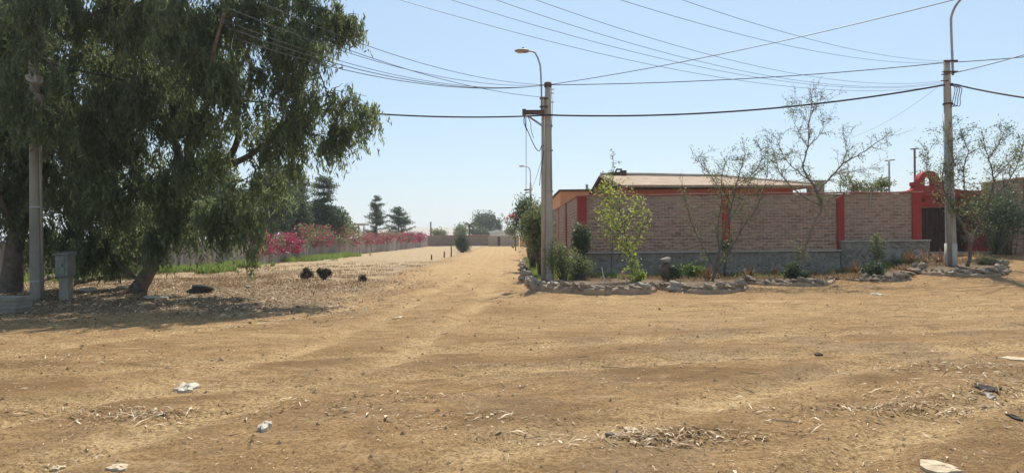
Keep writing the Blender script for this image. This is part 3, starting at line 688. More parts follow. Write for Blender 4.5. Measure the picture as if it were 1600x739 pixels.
# meter box
bx = P(103, 470, 18.2); bz = gs(bx.x, 18.2)
mbx = empty('meter_box', (bx.x, 18.2, bz), 'grey electricity meter box on a concrete post beside the left pole', 'meter box')
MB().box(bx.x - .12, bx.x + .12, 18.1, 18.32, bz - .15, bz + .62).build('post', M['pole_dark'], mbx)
MB().box(bx.x - .165, bx.x + .165, 18.02, 18.36, bz + .622, bz + 1.20).build('cabinet', M['boxgrey'], mbx)
dd = MB().box(bx.x - .14, bx.x + .09, 17.995, 18.018, bz + .67, bz + 1.15).build('door', M['boxgrey'], mbx)
MB().box(bx.x + .04, bx.x + .065, 17.975, 17.993, bz + .88, bz + .95).build('latch', M['rust'], dd)
MB().add([(0,0,0)], [])
m = MB(); m.prism([(bx.x - .185, 17.98), (bx.x + .185, 17.98), (bx.x + .185, 18.4), (bx.x - .185, 18.4)], 0 + bz + 1.202, [bz + 1.23, bz + 1.23, bz + 1.28, bz + 1.28]); m.build('hood', M['boxgrey'], mbx)
# far lamp pole behind the centre pole
FY = 62.; q = P(829, 392, FY)
fpole = empty('utility_pole', (q.x, FY, 0), 'distant slim lamp pole with a crossarm above the lane shrubs', 'utility pole', 'concrete utility poles')
MB().tube([(q.x, FY, -.2), P(829, 286, FY)], [.16, .1], 10).build('shaft', M['pole'], fpole, True)
MB().tube(smooth([P(829, 290, FY), P(828.5, 270, FY), P(826, 262, FY), P(819, 260, FY)]), .045, 6).build('lamp_arm', M['steel'], fpole, True)
lamp_head(P(820, 260, FY), .55, fpole)
MB().tube([P(819, 297, FY), P(832, 296, FY)], .07, 6).build('crossarm', M['rust'], fpole)
MB().tube([P(820, 302, FY), P(829, 300, FY)], .05, 6).build('crossarm', M['rust'], fpole)
# small distant poles
for px, pt, pb, Y, lab in ((673, 347, 384, 125, 'lone distant wooden pole above the end wall'), (1429, 232, 330, 30, 'thin dark pole rising behind the bell arch'), (1389, 250, 330, 30, 'thin pale pole left of the bell arch, behind the wall')):
    t0 = P(px, pt, Y); o = empty('slim_pole', (t0.x, Y, 0), lab, 'pole', 'thin poles behind walls')
    m = MB().tube([(t0.x, Y, -.1), t0], .045 if Y < 50 else .13, 8); m.build('shaft', M['rust'] if px != 1389 else M['steel'], o, True)
    MB().tube([t0 + Vector((-.18, 0, -.04)), t0 + Vector((.18 if px != 1389 else .26, 0, .0))], .03 if Y < 50 else .06, 6).build('arm', M['rust'] if px != 1389 else M['steel'], o)
# fence posts by the lane
for i, (px, pb, pt) in enumerate(((705, 401, 385), (694, 402, 392), (674, 406, 398))):
    g0 = G(px, pb); hgt = (pb - pt) / FPX * g0.y; o = MB().tube([g0 + Vector((0, 0, -.1)), g0 + Vector((.02, 0, hgt * .6)), g0 + Vector((.01, .01, hgt))], [.06, .055, .05], 7).build('fence_post', M['bark'], origin=g0)
    tag(o, ('tallest dark wooden post at the lane edge before the round shrub', 'middle short dark wooden post at the lane edge', 'shortest wooden stump post at the lane edge, furthest left')[i], 'post', 'old wooden posts at the lane edge')

# ------------------------------------------------------------ wires
def wire(a, b, sag, r, lab, mat='wire', n=26, grp='overhead wires'):
    a = Vector(a); b = Vector(b); pts = []
    for i in range(n + 1):
        t = i / n; p = a.lerp(b, t); p.z -= 4 * sag * t * (1 - t); pts.append(p)
    o = MB().tube(pts, r, 5).build('cable' if r > .015 else 'wire', M[mat], smooth=True, origin=a)
    tag(o, lab, 'cable', grp); return o
wire(P(1476, 133, RY - .14), P(858, 180, CY - .2), .34, .030, 'thick black twisted cable slung between the corner pole and the gateway pole', 'black', grp='thick black cables')
wire(P(858, 180, CY - .2), P(56, 95, LY - .2), .55, .026, 'thick black cable running from the corner pole into the big tree', 'black', grp='thick black cables')
wire(P(1487, 131, RY - .14), P(1760, 168, 17), .12, .028, 'thick black cable leaving the gateway pole to the right', 'black', grp='thick black cables')
wire(P(1479, 98, RY), P(857, 133, CY), .16, .014, 'wire joining the tops of the corner pole and gateway pole')
wire(P(1483, 98, RY), P(1800, 62, 20), .1, .014, 'upper wire leaving the top of the gateway pole to the right')
wire(P(1483, 116, RY), P(1800, 18, 17), .12, .016, 'lower wire climbing right from the gateway pole top')
wire(P(857, 133, CY), P(1700, -55, 14), .22, .012, 'wire climbing from corner pole top across the sky to upper right')
for k, (px, py, Y, sg, nm) in enumerate(((330, -30, 12.5, .45, 'highest'), (340, 6, 13.2, .5, 'second highest'), (350, 32, 14, .55, 'third'), (352, 42, 14.6, .55, 'fourth'), (360, 58, 15, .5, 'lowest long'))):
    wire(P(856, 133, CY), P(px, py, Y), sg, .007 if k < 3 else .010, nm + ' of the wires fanning left from corner pole top into the tree')
wire(P(846, 152, CY), P(500, 62, 15), .22, .008, 'faint wire meeting the corner pole just below the fan, above the bracket')
for k, (px, py, Y, ex, ey, sg, nm) in enumerate(((430, -60, 9, 1476, 134, .75, 'first'), (480, -75, 9, 1476, 131, .75, 'second'), (520, -95, 9, 1472, 129, .8, 'third'), (600, -90, 9, 1472, 127, .7, 'fourth'), (760, -70, 9, 1478, 98, .45, 'fifth'), (860, -75, 9, 1478, 96, .35, 'sixth'))):
    wire(P(px, py, Y), P(ex, ey, RY), sg, .0045, nm + ' from the left of the faint wires dropping across the sky to the gateway pole')
wire(P(1472, 131, RY), P(1330, 215, 30), .2, .004, 'very faint wire falling left from gateway pole behind the bare tree')
wire(P(828, 297, FY), P(858, 205, CY), .4, .012, 'wire between corner pole and distant lamp pole')

# ------------------------------------------------------------ big eucalyptus trees
def weeping(name, label, trunkpts, trunkr, limbs, blobs, nstr, depth_c, leafL=.15, leafW=.030, mat='euc', group=None, strand=.75):
    base = Vector(trunkpts[0]); t = empty(name, base, label, 'tree', group)
    mb = MB(); tp = smooth(trunkpts, 4); mb.tube(tp, list(np.interp(np.linspace(0, 1, len(tp)), np.linspace(0, 1, len(trunkr)), trunkr)), 14)
    skel = [(p, .10) for p in tp[len(tp)//2:]]
    for lp_, r0, r1 in limbs:
        q = smooth(lp_, 5); rr = list(np.linspace(r0, r1, len(q))); mb.tube(q, rr, 8); skel += list(zip(q, rr))
    C = []; Rr = []; Wt = []
    for (px, py, Y, rx, rz_) in blobs:
        c_ = P(px, py, Y); sc_ = Y / FPX; C.append(c_); Rr.append((rx * sc_, min(rx, rz_) * sc_ * 1.1, rz_ * sc_)); Wt.append(rx * rz_)
    order = sorted(range(len(C)), key=lambda i: min((C[i] - s_[0]).length for s_ in skel))
    for i in order:
        j = min(range(len(skel)), key=lambda j: (C[i] - skel[j][0]).length + (.5 if skel[j][1] < .02 else 0)); p0, r0 = skel[j]
        q = bez(p0, C[i], (random.uniform(-.2, .2), random.uniform(-.2, .2), .25), 7, .05); r0 = min(r0 * .8, .05)
        rr = list(np.linspace(r0, .012, len(q))); mb.tube(q, rr, 6); skel += list(zip(q[2:], rr[2:]))
        for k in range(7):
            e = C[i] + Vector(tuple(ellip(1)[0] * np.array(Rr[i]) * .95)); s0 = q[random.randint(3, 7)]
            mb.tube(bez(s0, e, (0, 0, .15), 5, .04), list(np.linspace(.014, .005, 6)), 4)
    mb.build('trunk', M['bark'], t, True)
    Wt = np.array(Wt) * RNG.uniform(.55, 1.45, len(Wt)); Wt = Wt / Wt.sum(); bi = RNG.choice(len(C), nstr, p=Wt)
    Cn = np.array([tuple(c_) for c_ in C]); Rn = np.array(Rr)
    # sub-clumps so the crown has gaps and lumps
    nsub = 12; sub = np.array([[Cn[i] + e * Rn[i] for e in ellip(nsub, shell=.55)] for i in range(len(C))])
    si = RNG.integers(0, nsub, nstr)
    a0 = sub[bi, si] + np.clip(RNG.normal(size=(nstr, 3)), -1.9, 1.9) * np.array([.125, .125, .09]) * (Rn[bi].mean(1, keepdims=True) / .8)
    bright = RNG.random((len(C), nsub))[bi, si]
    SL = strand * RNG.uniform(.5, 1.3, nstr); ph = RNG.normal(size=(nstr, 2)) * .10
    nl = 16; tt = np.linspace(0.02, 1, nl)[None, :]
    ps = a0[:, None, :] + np.stack([ph[:, :1] * tt * 3 * SL[:, None], ph[:, 1:] * tt * 3 * SL[:, None], -SL[:, None] * tt**1.15 + .1 * tt], -1)
    ps = ps.reshape(-1, 3) + RNG.normal(size=(nstr * nl, 3)) * .035
    d = RNG.normal(size=(len(ps), 3)) * .45; d[:, 2] -= 1
    lv = np.clip(.5 * np.repeat(bright, nl)**1.5 + .5 * RNG.random(len(ps))**1.5, 0, 1)
    gmin = gz0(ps[:, 0], ps[:, 1]) + .25; keep = ps[:, 2] > gmin
    foliage('crown', M[mat], t, ps[keep], d[keep], leafL, leafW, lv[keep])
    return t
T = 19.8; b0 = G(212, 462)
b0.y = T + .2; b0 = P(212, 462, b0.y); b0.z = gs(b0.x, b0.y)
trunk = [b0 + Vector((-.1, 0, -.25)), P(222, 442, T), P(238, 415, T), P(256, 380, T - .1), P(272, 345, T - .2), P(290, 312, T - .3)]
lim = [
 ([P(290, 312, T-.3), P(320, 284, T-.5), P(352, 262, T-.7), P(385, 246, T-.9), P(410, 228, T-1.0), P(440, 200, T-1.2), P(470, 185, T-1.3), P(515, 160, T-1.5)], .13, .03),
 ([P(352, 262, T-.7), P(372, 215, T-.7), P(368, 165, T-.6), P(366, 120, T-.5), P(385, 85, T-.4), P(400, 40, T), P(420, -30, T)], .10, .03),
 ([P(290, 312, T-.3), P(285, 260, T), P(262, 190, T+.3), P(240, 110, T+.6), P(230, 20, T+.8), P(225, -60, T+1)], .14, .05),
 ([P(262, 190, T+.3), P(200, 140, T), P(150, 90, T-.5), P(100, 30, T-1)], .09, .03),
 ([P(238, 415, T), P(205, 400, T+.5), P(170, 340, T+1), P(150, 260, T+1.5), P(150, 150, T+2)], .09, .04),
 ([P(222, 442, T), P(200, 425, T-.2), P(180, 405, T-.4)], .06, .03),
 ([P(285, 260, T), P(320, 180, T-1.5), P(330, 100, T-2.5), P(350, 20, T-3)], .09, .03)]
B = [ # px, py, depth, rx, ry
 (350, 30, 18, 75, 60), (440, 20, 18.5, 75, 42), (530, 25, 18.5, 50, 30), (270, 45, 17.5, 80, 60), (190, 40, 18, 70, 55), (110, 25, 18.5, 60, 50),
 (470, 75, 18, 60, 38), (410, 90, 18.3, 50, 36), (330, 110, 17.4, 70, 52), (235, 130, 18, 60, 50), (170, 130, 19, 70, 60),
 (440, 135, 18.2, 60, 38), (510, 150, 18, 55, 26), (560, 165, 17.9, 34, 28), (540, 195, 18, 36, 22), (470, 190, 18.2, 44, 26), (420, 185, 18.6, 50, 38),
 (320, 190, 18.3, 46, 60), (190, 180, 18.8, 45, 40), (190, 220, 19.3, 60, 60), (120, 200, 20, 60, 70), (415, 232, 18.5, 30, 22), (470, 232, 18.4, 30, 14), (512, 222, 18, 22, 16),
 (310, 265, 18.6, 55, 45), (250, 290, 19, 60, 50), (190, 300, 19.6, 60, 55), (130, 290, 20.2, 60, 55), (360, 305, 18.6, 26, 26), (345, 335, 18.7, 34, 30), (385, 345, 18.6, 26, 36), (410, 290, 18.7, 22, 22),
 (270, 345, 19.4, 45, 34), (215, 360, 19.8, 45, 38), (170, 370, 20.4, 45, 42), (125, 350, 20.8, 45, 38), (350, 365, 18.8, 26, 20), (436, 280, 19.2, 16, 14),
 (390, 385, 18.4, 13, 10), (300, 310, 19.6, 40, 30), (455, 262, 18.6, 22, 14), (190, 405, 20.8, 30, 24),
 (350, -60, 18, 90, 50), (230, -70, 18, 90, 60), (450, -50, 18.5, 70, 40), (120, -60, 18.5, 80, 60), (300, 60, 20.5, 90, 70), (200, 90, 21, 90, 70), (150, 250, 21.3, 60, 70), (262, 185, 18.8, 45, 40), (150, 395, 20.8, 50, 24), (205, 388, 20.9, 36, 20), (115, 405, 21, 40, 18), (170, 418, 21.3, 30, 10), (240, 372, 18.9, 30, 16), (300, 360, 19, 26, 14)]
weeping('eucalyptus_tree', 'large leaning eucalyptus with drooping dark foliage reaching over the road edge', trunk, [.30, .22, .18, .16, .145, .13], lim, B, 11800, T, .19, .040)
b1 = P(18, 462, 20.5); b1.z = gs(b1.x, b1.y)
trunk = [b1 + Vector((-.05, 0, -.25)), P(20, 420, 20.5), P(26, 370, 20.5), P(38, 310, 20.5), P(45, 240, 20.5)]
lim = [([P(45, 240, 20.5), P(40, 160, 20), P(30, 80, 19.5), P(20, -20, 19)], .15, .05), ([P(38, 310, 20.5), P(80, 240, 20), P(110, 150, 20), P(120, 60, 19.5)], .1, .04), ([P(26, 370, 20.5), P(0, 310, 20), P(-50, 230, 19.5), P(-90, 130, 19)], .1, .04)]
B = [(20, 30, 19, 70, 55), (-60, 60, 19, 80, 80), (70, 60, 19.8, 60, 60), (25, 120, 19.4, 60, 50), (85, 140, 19.8, 50, 55), (0, 190, 19.6, 60, 50), (70, 215, 20, 55, 50), (25, 270, 20, 55, 45), (90, 290, 20.3, 50, 50), (-50, 170, 19.5, 70, 80), (-40, 290, 20, 60, 60),
     (30, 330, 20.6, 45, 36), (80, 350, 21, 40, 36), (-30, 350, 20.6, 40, 40), (110, 385, 21.2, 34, 26), (20, -50, 19, 90, 50), (20, 80, 21.5, 90, 80), (50, 230, 21.8, 80, 80), (60, 385, 21.6, 34, 20), (30, 155, 17.3, 40, 26), (100, 200, 17.6, 40, 24), (65, 190, 17.2, 34, 20), (50, 0, 17, 45, 24), (55, 45, 16.9, 36, 14), (50, 72, 16.8, 26, 12), (95, 120, 16.9, 24, 30), (45, 176, 17, 32, 8), (15, 110, 17, 20, 24)]
weeping('eucalyptus_tree', 'dark eucalyptus with upright trunk at the far left behind the concrete pole', trunk, [.36, .27, .24, .2, .17], lim, B, 5200, 20, .19, .042)

# ------------------------------------------------------------ trees beyond the left wall
def btree(px, pbase, Y, px_c, py_c, rx, ry, ncl, nl, lab, mat='dark', L=.35, W=.16, sp=.55, nm='broadleaf_tree', trunk=.16, grp='trees beyond the left wall', shell=.4, leafname='crown'):
    b = P(px, pbase, Y); b.z = 0; c_ = P(px_c, py_c, Y); k = Y / FPX
    return bush(nm, lab, 'tree', b, c_, (rx * k, rx * k * .9, ry * k), ncl, nl, sp, L, W, mat, grp, 'bark', trunk * .4, .2, trunk, leafname, shell)
btree(330, 400, 46, 330, 320, 60, 40, 40, 7000, 'dark leafy tree behind the wall, seen under the eucalyptus boughs')
btree(260, 405, 40, 240, 340, 60, 40, 36, 6000, 'dark leafy tree behind the left wall, near the leaning trunk')
btree(425, 395, 52, 425, 308, 34, 52, 60, 9000, 'tall dark bushy tree behind the magenta flowers at the eucalyptus edge', L=.3, W=.12, sp=.42)
btree(385, 395, 50, 392, 345, 34, 26, 34, 5000, 'low dark round tree between the taller ones behind magenta flowers', 'oliv', sp=.42)
btree(505, 395, 60, 508, 345, 34, 20, 44, 5500, 'low spreading dark tree at the foot of the layered pine', sp=.38)
btree(540, 395, 66, 540, 356, 18, 8, 20, 1800, 'small green treetop just right of the layered pine', 'oliv', sp=.3)
btree(455, 395, 58, 452, 352, 26, 16, 30, 3500, 'low dark treetop left of the layered pine', sp=.36)
def layered(px, pt, Y, hw, t0, lab, mat='dark', grp='trees beyond the left wall', nb=46, power=.75, L=.20, W=.07, per=60, gap=.5):
    b = P(px, 370, Y); b.z = 0; top = P(px, pt, Y); H = top.z; k = Y / FPX; R0 = hw * k; t = empty('pine_tree', b, lab, 'tree', grp); mb = MB()
    mb.tube([b, b.lerp(top, .5) + Vector((random.uniform(-.1, .1), 0, 0)), top], [.15, .10, .02], 8); Pn = []; iv = []; nt_ = 9
    for i in range(nb):
        tier = random.randrange(nt_) if gap else 0; u = (tier + random.uniform(0, 1 - gap)) / nt_; u = u if gap else random.random(); h_ = t0 + (1 - t0) * u
        rr_ = R0 * ((1 - u)**power + .08) * random.uniform(.45, 1.15); az = random.uniform(0, 2 * math.pi)
        s0 = b.lerp(top, h_); e = s0 + Vector((math.cos(az) * rr_, math.sin(az) * rr_, rr_ * random.uniform(.0, .35))); br = bez(s0, e, (0, 0, -.12 * rr_), 6, .03)
        mb.tube(br, list(np.linspace(.035, .008, 7)), 4); m = int(per * (.5 + rr_ / R0)); f_ = RNG.uniform(.25, 1.05, m); q = np.array([tuple(p_) for p_ in br]); pos = q[np.minimum((f_ * 6).astype(int), 6)]
        Pn.append(pos + RNG.normal(size=(m, 3)) * np.array([.19, .19, .11])); iv += [random.random()] * m
    mb.build('trunk', M['bark'], t, True); Pn = np.concatenate(Pn); foliage('crown', M[mat], t, Pn, RNG.normal(size=Pn.shape), L, W, np.clip(.5 * np.array(iv) + .5 * RNG.random(len(Pn)), 0, 1)); return t
layered(505, 274, 60, 36, .25, 'tall layered pine with tiered branches behind the left wall', nb=95, per=95, gap=.5, power=.4)
layered(468, 268, 56, 28, .2, 'dense pine directly left of the tallest layered pine', nb=120, per=90, gap=.2)
layered(587, 306, 92, 25, .12, 'pointed conifer standing alone beyond the left wall', power=.6, nb=80, per=80, gap=.0, L=.24, W=.09)
layered(622, 325, 95, 27, .1, 'round topped conifer right of the pointed conifer', nb=90, per=75, gap=.0, power=.38, L=.24, W=.09)
btree(762, 380, 185, 758, 347, 15, 15, 26, 4200, 'large rounded dark tree far behind the end wall', L=.6, W=.3, sp=.9, trunk=.3, grp='trees beyond the end wall')
btree(776, 380, 185, 776, 350, 7, 9, 10, 900, 'thin feathery tree touching the large rounded far tree on its right', L=.5, W=.22, sp=.6, trunk=.14, grp='trees beyond the end wall')
btree(718, 378, 140, 718, 360, 10, 7, 12, 1500, 'bushy low tree over the end wall left of the palm', 'oliv', .4, .2, .5, grp='trees beyond the end wall')
btree(690, 380, 150, 690, 365, 15, 4, 14, 1300, 'low green hedge like tree over the end wall near the lone pole', 'oliv', .4, .2, .5, grp='trees beyond the end wall')
btree(745, 380, 150, 748, 364, 14, 5, 14, 1500, 'low dark treetop over the end wall below the large rounded tree', 'dark', .4, .2, .5, grp='trees beyond the end wall')
btree(800, 382, 130, 798, 362, 9, 6, 12, 1100, 'low olive tree over the peach wall right of the white shed', 'oliv', .4, .2, .4, grp='trees beyond the end wall')
# palm
def blades(mb_v, mb_f, c, n, L, w_, up=.6, droop=.6, seg=5, spread=1.0, lvl=None, rnd=.25):
    for i in range(n):
        az = random.uniform(0, 2 * math.pi); l = L * random.uniform(1 - rnd, 1 + rnd); e = random.uniform(up - .35, up + .5) 
        e = min(max(e, .1), 1.5); p = Vector(c) + Vector((random.uniform(-1, 1), random.uniform(-1, 1), 0)) * .03 * spread; d = Vector((math.cos(az) * math.cos(e), math.sin(az) * math.cos(e), math.sin(e)))
        sd_ = Vector((-math.sin(az), math.cos(az), 0)); k = len(mb_v); lev = random.random()
        for j in range(seg + 1):
            t = j / seg; ww = w_ * (1 - t**1.6) * (.75 + .5 * min(t * 3, 1)) * .5 + .001; mb_v += [tuple(p - sd_ * ww + Vector((0, 0, ww * .5))), tuple(p), tuple(p + sd_ * ww + Vector((0, 0, ww * .5)))]
            p = p + d * l / seg; d = (d + Vector((0, 0, -droop / seg * 1.2))).normalized()
        for j in range(seg):
            a = k + 3 * j; mb_f += [(a, a + 1, a + 4, a + 3), (a + 1, a + 2, a + 5, a + 4)]; 
            if lvl is not None: lvl += [lev, lev]
pb = P(734, 372, 120); pb.z = 0; pt = P(734, 356, 120); pm = empty('palm_tree', pb, 'small palm with drooping fronds over the end wall', 'palm')
MB().tube([pb, pt], [.2, .15], 8).build('trunk', M['bark'], pm, True); v = []; f = []; lv = []
blades(v, f, pt, 34, 1.9, .4, .7, 1.5, 6, lvl=lv); link('crown', v, f, M['dark'], pm, lv=lv)
# shrub by lane + scattered
sb = G(722, 394); k = sb.y / FPX
bush('shrub', 'dense dark green shrub standing alone at the left edge of the lane', 'shrub', sb, (sb.x, sb.y, .15 + 13 * k), (10 * k, 10 * k, 13 * k), 40, 5000, .26, .16, .06, 'dark', hmin=.05)
for px, py, r_, lab in ((478, 437, 10.5, 'dark dried bush on the verge, left one of the pair'), (506, 437, 11, 'dark dried bush on the verge, right one of the pair'), (567, 440, 4.5, 'tiny dark tuft on the verge right of the dried pair')):
    g0 = G(px, py); k = g0.y / FPX
    bush('dry_bush', lab, 'bush', g0, (g0.x, g0.y, g0.z + r_ * k * .9), (r_ * k * .95, r_ * k * .8, r_ * k * .7), 22, int(160 * r_), .05, .11, .022, 'twigdark', 'dried dark bushes on the verge', stemr=.012)
for i, (px, py, rx, ry) in enumerate(((312, 458, 20, 9),)):
    g0 = G(px, py); k = g0.y / FPX
    o = MB().rock((g0.x, g0.y, g0.z + ry * k * .4), (rx * k, rx * k * .7, ry * k * .9), seed=5, seg=16, jag=.4).build('heap', M['cloth'], smooth=True, origin=g0); tag(o, 'small black heap of rubbish on the litter right of the leaning trunk', 'heap')

# bougainvillea
def boug(px0, px1, py0, py1, lab, dens=1., green=.35):
    # along the wall line
    tgt = []
    def on_wall(px):
        a, _ = ray(px, 370)
        for (ax, ay), (bx_, by_) in zip(lp[:-1], lp[1:]):
            den = (bx_ - ax) - a * (by_ - ay)
            t = (a * ay - ax) / den if abs(den) > 1e-9 else -1
            if -.001 <= t <= 1.001: return Vector((ax + t * (bx_ - ax), ay + t * (by_ - ay), 0))
    A = on_wall(px0); Bq = on_wall(px1); t = empty('bougainvillea', A.lerp(Bq, .5), lab, 'flowering shrub', 'bougainvilleas spilling over the left wall')
    n = max(6, int((Bq - A).length * 3.0 * dens)); C = []
    for i in range(n):
        s_ = random.random(); q = A.lerp(Bq, s_); Yq = q.y
        z0 = P(0, 0, 1).z; zt = CAMH + (373 - py0) / FPX * Yq; zb = CAMH + (373 - py1) / FPX * Yq
        C.append((q.x + random.uniform(-.15, .55), q.y + random.uniform(-.2, .2), max(.75, random.uniform(zb, zt) if i % 4 else zb - .25)))
    C = np.array(C); per = 75; idx = np.repeat(np.arange(n), per); ps = C[idx] + np.clip(RNG.normal(size=(n * per, 3)), -2, 2) * np.array([.26, .34, .17])
    isg = RNG.random(n * per) < green; isg |= (RNG.random(n) < green * .5)[idx]
    foliage('flowers', M['magenta'], t, ps[~isg], RNG.normal(size=((~isg).sum(), 3)), .17, .12)
    foliage('leaves', M['oliv'], t, ps[isg] + np.array([-.1, 0, .05]), RNG.normal(size=(isg.sum(), 3)), .17, .09)
    mb = MB(); mb.tube([(A.x - .7, A.y, .02), (Bq.x - .7, Bq.y, .02)], .03, 4)
    for i in range(min(n, 30)):
        q = Vector(C[i]); mb.tube([(q.x - .7, q.y, .0), (q.x - .65, q.y, 1.2), (q.x - .3, q.y, max(q.z, 1.6) + .1), tuple(q)], [.03, .02, .015, .008], 4)
    mb.build('stem', M['barkthin'], t)
boug(398, 466, 368, 384, 'nearest and brightest magenta bougainvillea, beside the eucalyptus boughs', 1.5, .2)
boug(468, 556, 356, 376, 'mostly green creeper with scattered magenta flowers in the middle of the left wall', 1.3, .6)
boug(558, 612, 367, 375, 'magenta bougainvillea on the wall below the pointed conifer', 1.0, .4)
boug(618, 660, 367, 375, 'farthest magenta bougainvillea, near the end of the left wall', .9, .25)

# ------------------------------------------------------------ grass and weeds (stuff)
def grass(name, lab, pts, h_, wd, mat='grass', lvb=0.):
    pts = np.asarray(pts, float); n = len(pts); d = RNG.normal(size=(n, 3)) * .35; d[:, 2] = 1; d /= np.linalg.norm(d, axis=1, keepdims=True)
    hh = h_ * RNG.uniform(.5, 1.3, n); s_ = RNG.normal(size=(n, 3)); s_[:, 2] = 0; s_ /= np.linalg.norm(s_, axis=1, keepdims=True)
    tip = pts + d * hh[:, None]; mid = pts + d * hh[:, None] * .5 + s_ * 0
    v = np.stack([pts - s_ * wd / 2, pts + s_ * wd / 2, mid + s_ * wd * .45, tip], 1).reshape(-1, 3); f = np.arange(4 * n).reshape(-1, 4)
    o = link(name, v, f if len(v) >= 20000 else f.tolist(), M[mat], lv=np.clip(lvb + RNG.random(n), 0, 1)); tag(o, lab, 'grass', kind='stuff'); return o
def patch(n, x0, x1, y0, y1, dz=0, thr=.42, sc=1.2, seed=3):
    x = RNG.uniform(x0, x1, n * 3); y = RNG.uniform(y0, y1, n * 3); k = fbm(x / sc, y / sc, seed, 3) > thr; x = x[k][:n]; y = y[k][:n]
    return np.stack([x, y, gz(x, y) + dz], 1)
a = patch(9000, -17.6, -13.9, 30, 41, thr=.47); b = patch(5000, -16, -12.6, 46, 60, thr=.46, seed=8); a2 = patch(3000, -20, -16, 24, 32)
a = a[a[:, 0] > np.interp(a[:, 1], [24, 34, 42, 62], [-19, -17.0, -16.0, -15.2])]; b = b[b[:, 0] > np.interp(b[:, 1], [42, 62], [-16.0, -15.2])]
grass('grass', 'tall bright green weeds at the foot of the left wall', np.concatenate([a, b, a2]), .42, .035)
grass('grass', 'green grass strip beside the lane below the shrubs', patch(9000, .75, 2.3, 22.5, 45, .10, .38, .7), .16, .02)
# ------------------------------------------------------------ planting beds
def bed(pts, hgt, wd, lab, mat='kerb', soil_poly=None, rocks=(), closed=False, rm='rockm'):
    ctr = Vector((sum(p[0] for p in pts) / len(pts), sum(p[1] for p in pts) / len(pts), 0)); ctr.z = float(gz0(ctr.x, ctr.y))
    t = empty('planting_bed', ctr, lab, 'planting bed', 'stone edged planting beds in front of the wall')
    q = smooth([Vector((x, y, 0)) for x, y in pts], 8); v = []; f = []; n = len(q)
    for i, p in enumerate(q):
        tg = (q[min(i+1, n-1)] - q[max(i-1, 0)]).normalized(); s_ = Vector((-tg.y, tg.x, 0)); z = float(gz0(p.x, p.y))
        j = lambda: random.uniform(-.018, .018); hh = hgt + random.uniform(-.025, .02)
        ww = wd * random.uniform(.9, 1.1)
        for o, zz in ((-ww/2 - .02, -.12), (-ww/2, hh * .6), (-ww/2 + .03, hh), (ww/2 - .03, hh + j() * .5), (ww/2, hh * .6), (ww/2 + .02, -.12)):
            c_ = p + s_ * (o + j()); v.append((c_.x, c_.y, z + zz + (j() if zz > 0 else 0)))
    for i in range(n - 1):
        for j in range(5): a = i * 6 + j; f.append((a, a + 6, a + 7, a + 1))
    f += [tuple(range(6)), tuple(range((n-1)*6, n*6))[::-1]]
    link('kerb', v, f, M[mat], t)
    if soil_poly:
        # bumpy soil sheet
        xs_ = [p[0] for p in soil_poly]; ys_ = [p[1] for p in soil_poly]
        def inside(x, y):
            c_ = False; m_ = len(soil_poly)
            for i in range(m_):
                x1, y1 = soil_poly[i]; x2, y2 = soil_poly[(i+1) % m_]
                if (y1 > y) != (y2 > y) and x < (x2 - x1) * (y - y1) / (y2 - y1) + x1: c_ = not c_
            return c_
        st = .12; V = {}; vv = []; ff = []
        def vid(i, j):
            if (i, j) not in V:
                x, y = i * st, j * st; V[(i, j)] = len(vv); vv.append((x, y, float(gz0(x, y)) + hgt * .75 + .05 * (float(fbm(x * 2, y * 2, 6, 3)) - .4)))
            return V[(i, j)]
        for i in range(int(min(xs_) / st), int(max(xs_) / st) + 1):
            for j in range(int(min(ys_) / st), int(max(ys_) / st) + 1):
                if inside((i + .5) * st, (j + .5) * st): ff.append((vid(i, j), vid(i+1, j), vid(i+1, j+1), vid(i, j+1)))
        link('soil', vv, ff, M['soil'], t, True)
    for (k, n_) in rocks:
        pass
    return t, q
def border_rocks(t, q, n, r, hgt, seed=0, mat=None, a=0., b=1.):
    rs = random.Random(seed)
    for i in range(n):
        p = q[int((a + (b - a) * (i + .5) / n) * (len(q) - 1))]; rr = r * rs.choice([.5, .7, .9, 1.1, 1.35])
        c_ = (p.x + rs.uniform(-.05, .05), p.y + rs.uniform(-.02, .12), float(gz0(p.x, p.y)) + hgt + rr * .18)
        mt = mat if mat else (M['rockpale'] if rs.random() < .2 else M['rockm'])
        MB().rock(c_, (rr * rs.uniform(.9, 1.4), rr * .8, rr * rs.uniform(.7, .95)), seed=seed * 50 + i, jag=.8, seg=7).build('border_stone', mt, t, False)
g_ = lambda px, py: (G(px, py).x, G(px, py).y)
k1 = [(.55, 44), (.5, 36), (.5, 29), (.48, 24), (.55, 21.4), g_(835, 452), g_(870, 457), g_(920, 460), g_(970, 461), g_(1012, 459), g_(1022, 454)]
t, q = bed(k1, .17, .16, 'corner planting bed with a low curved kerb round the utility pole', soil_poly=k1 + [(5.0, 22), (5.4, 24.78), (2.35, 24.78), (2.35, 44)])
border_rocks(t, q, 34, .10, .17, 1, a=.34, b=.98); border_rocks(t, q, 18, .12, .14, 9, a=.1, b=.34)
k2 = [g_(1025, 452), g_(1060, 456), g_(1100, 459), g_(1140, 458), g_(1160, 454), (g_(1163, 448))]
t, q = bed(k2, .11, .18, 'stone bed under the bushy bare tree with rocks along its kerb', soil_poly=[(4.7, 20.6)] + k2 + [(7.8, 22.5), (8.6, 24.75), (5.2, 24.75)])
border_rocks(t, q, 19, .12, .10, 2)
k3 = [g_(1162, 443), g_(1200, 446), g_(1245, 447), g_(1285, 446), g_(1300, 440)]
t, q = bed(k3, .09, .2, 'earthy stone bed round the tall bare tree', soil_poly=[(7.8, 22.4)] + k3 + [(11.4, 23.4), (12.2, 24.75), (8.2, 24.75)])
border_rocks(t, q, 15, .12, .08, 3)
k4 = [g_(1312, 436), g_(1350, 440), g_(1385, 441), g_(1412, 439), g_(1420, 433)]
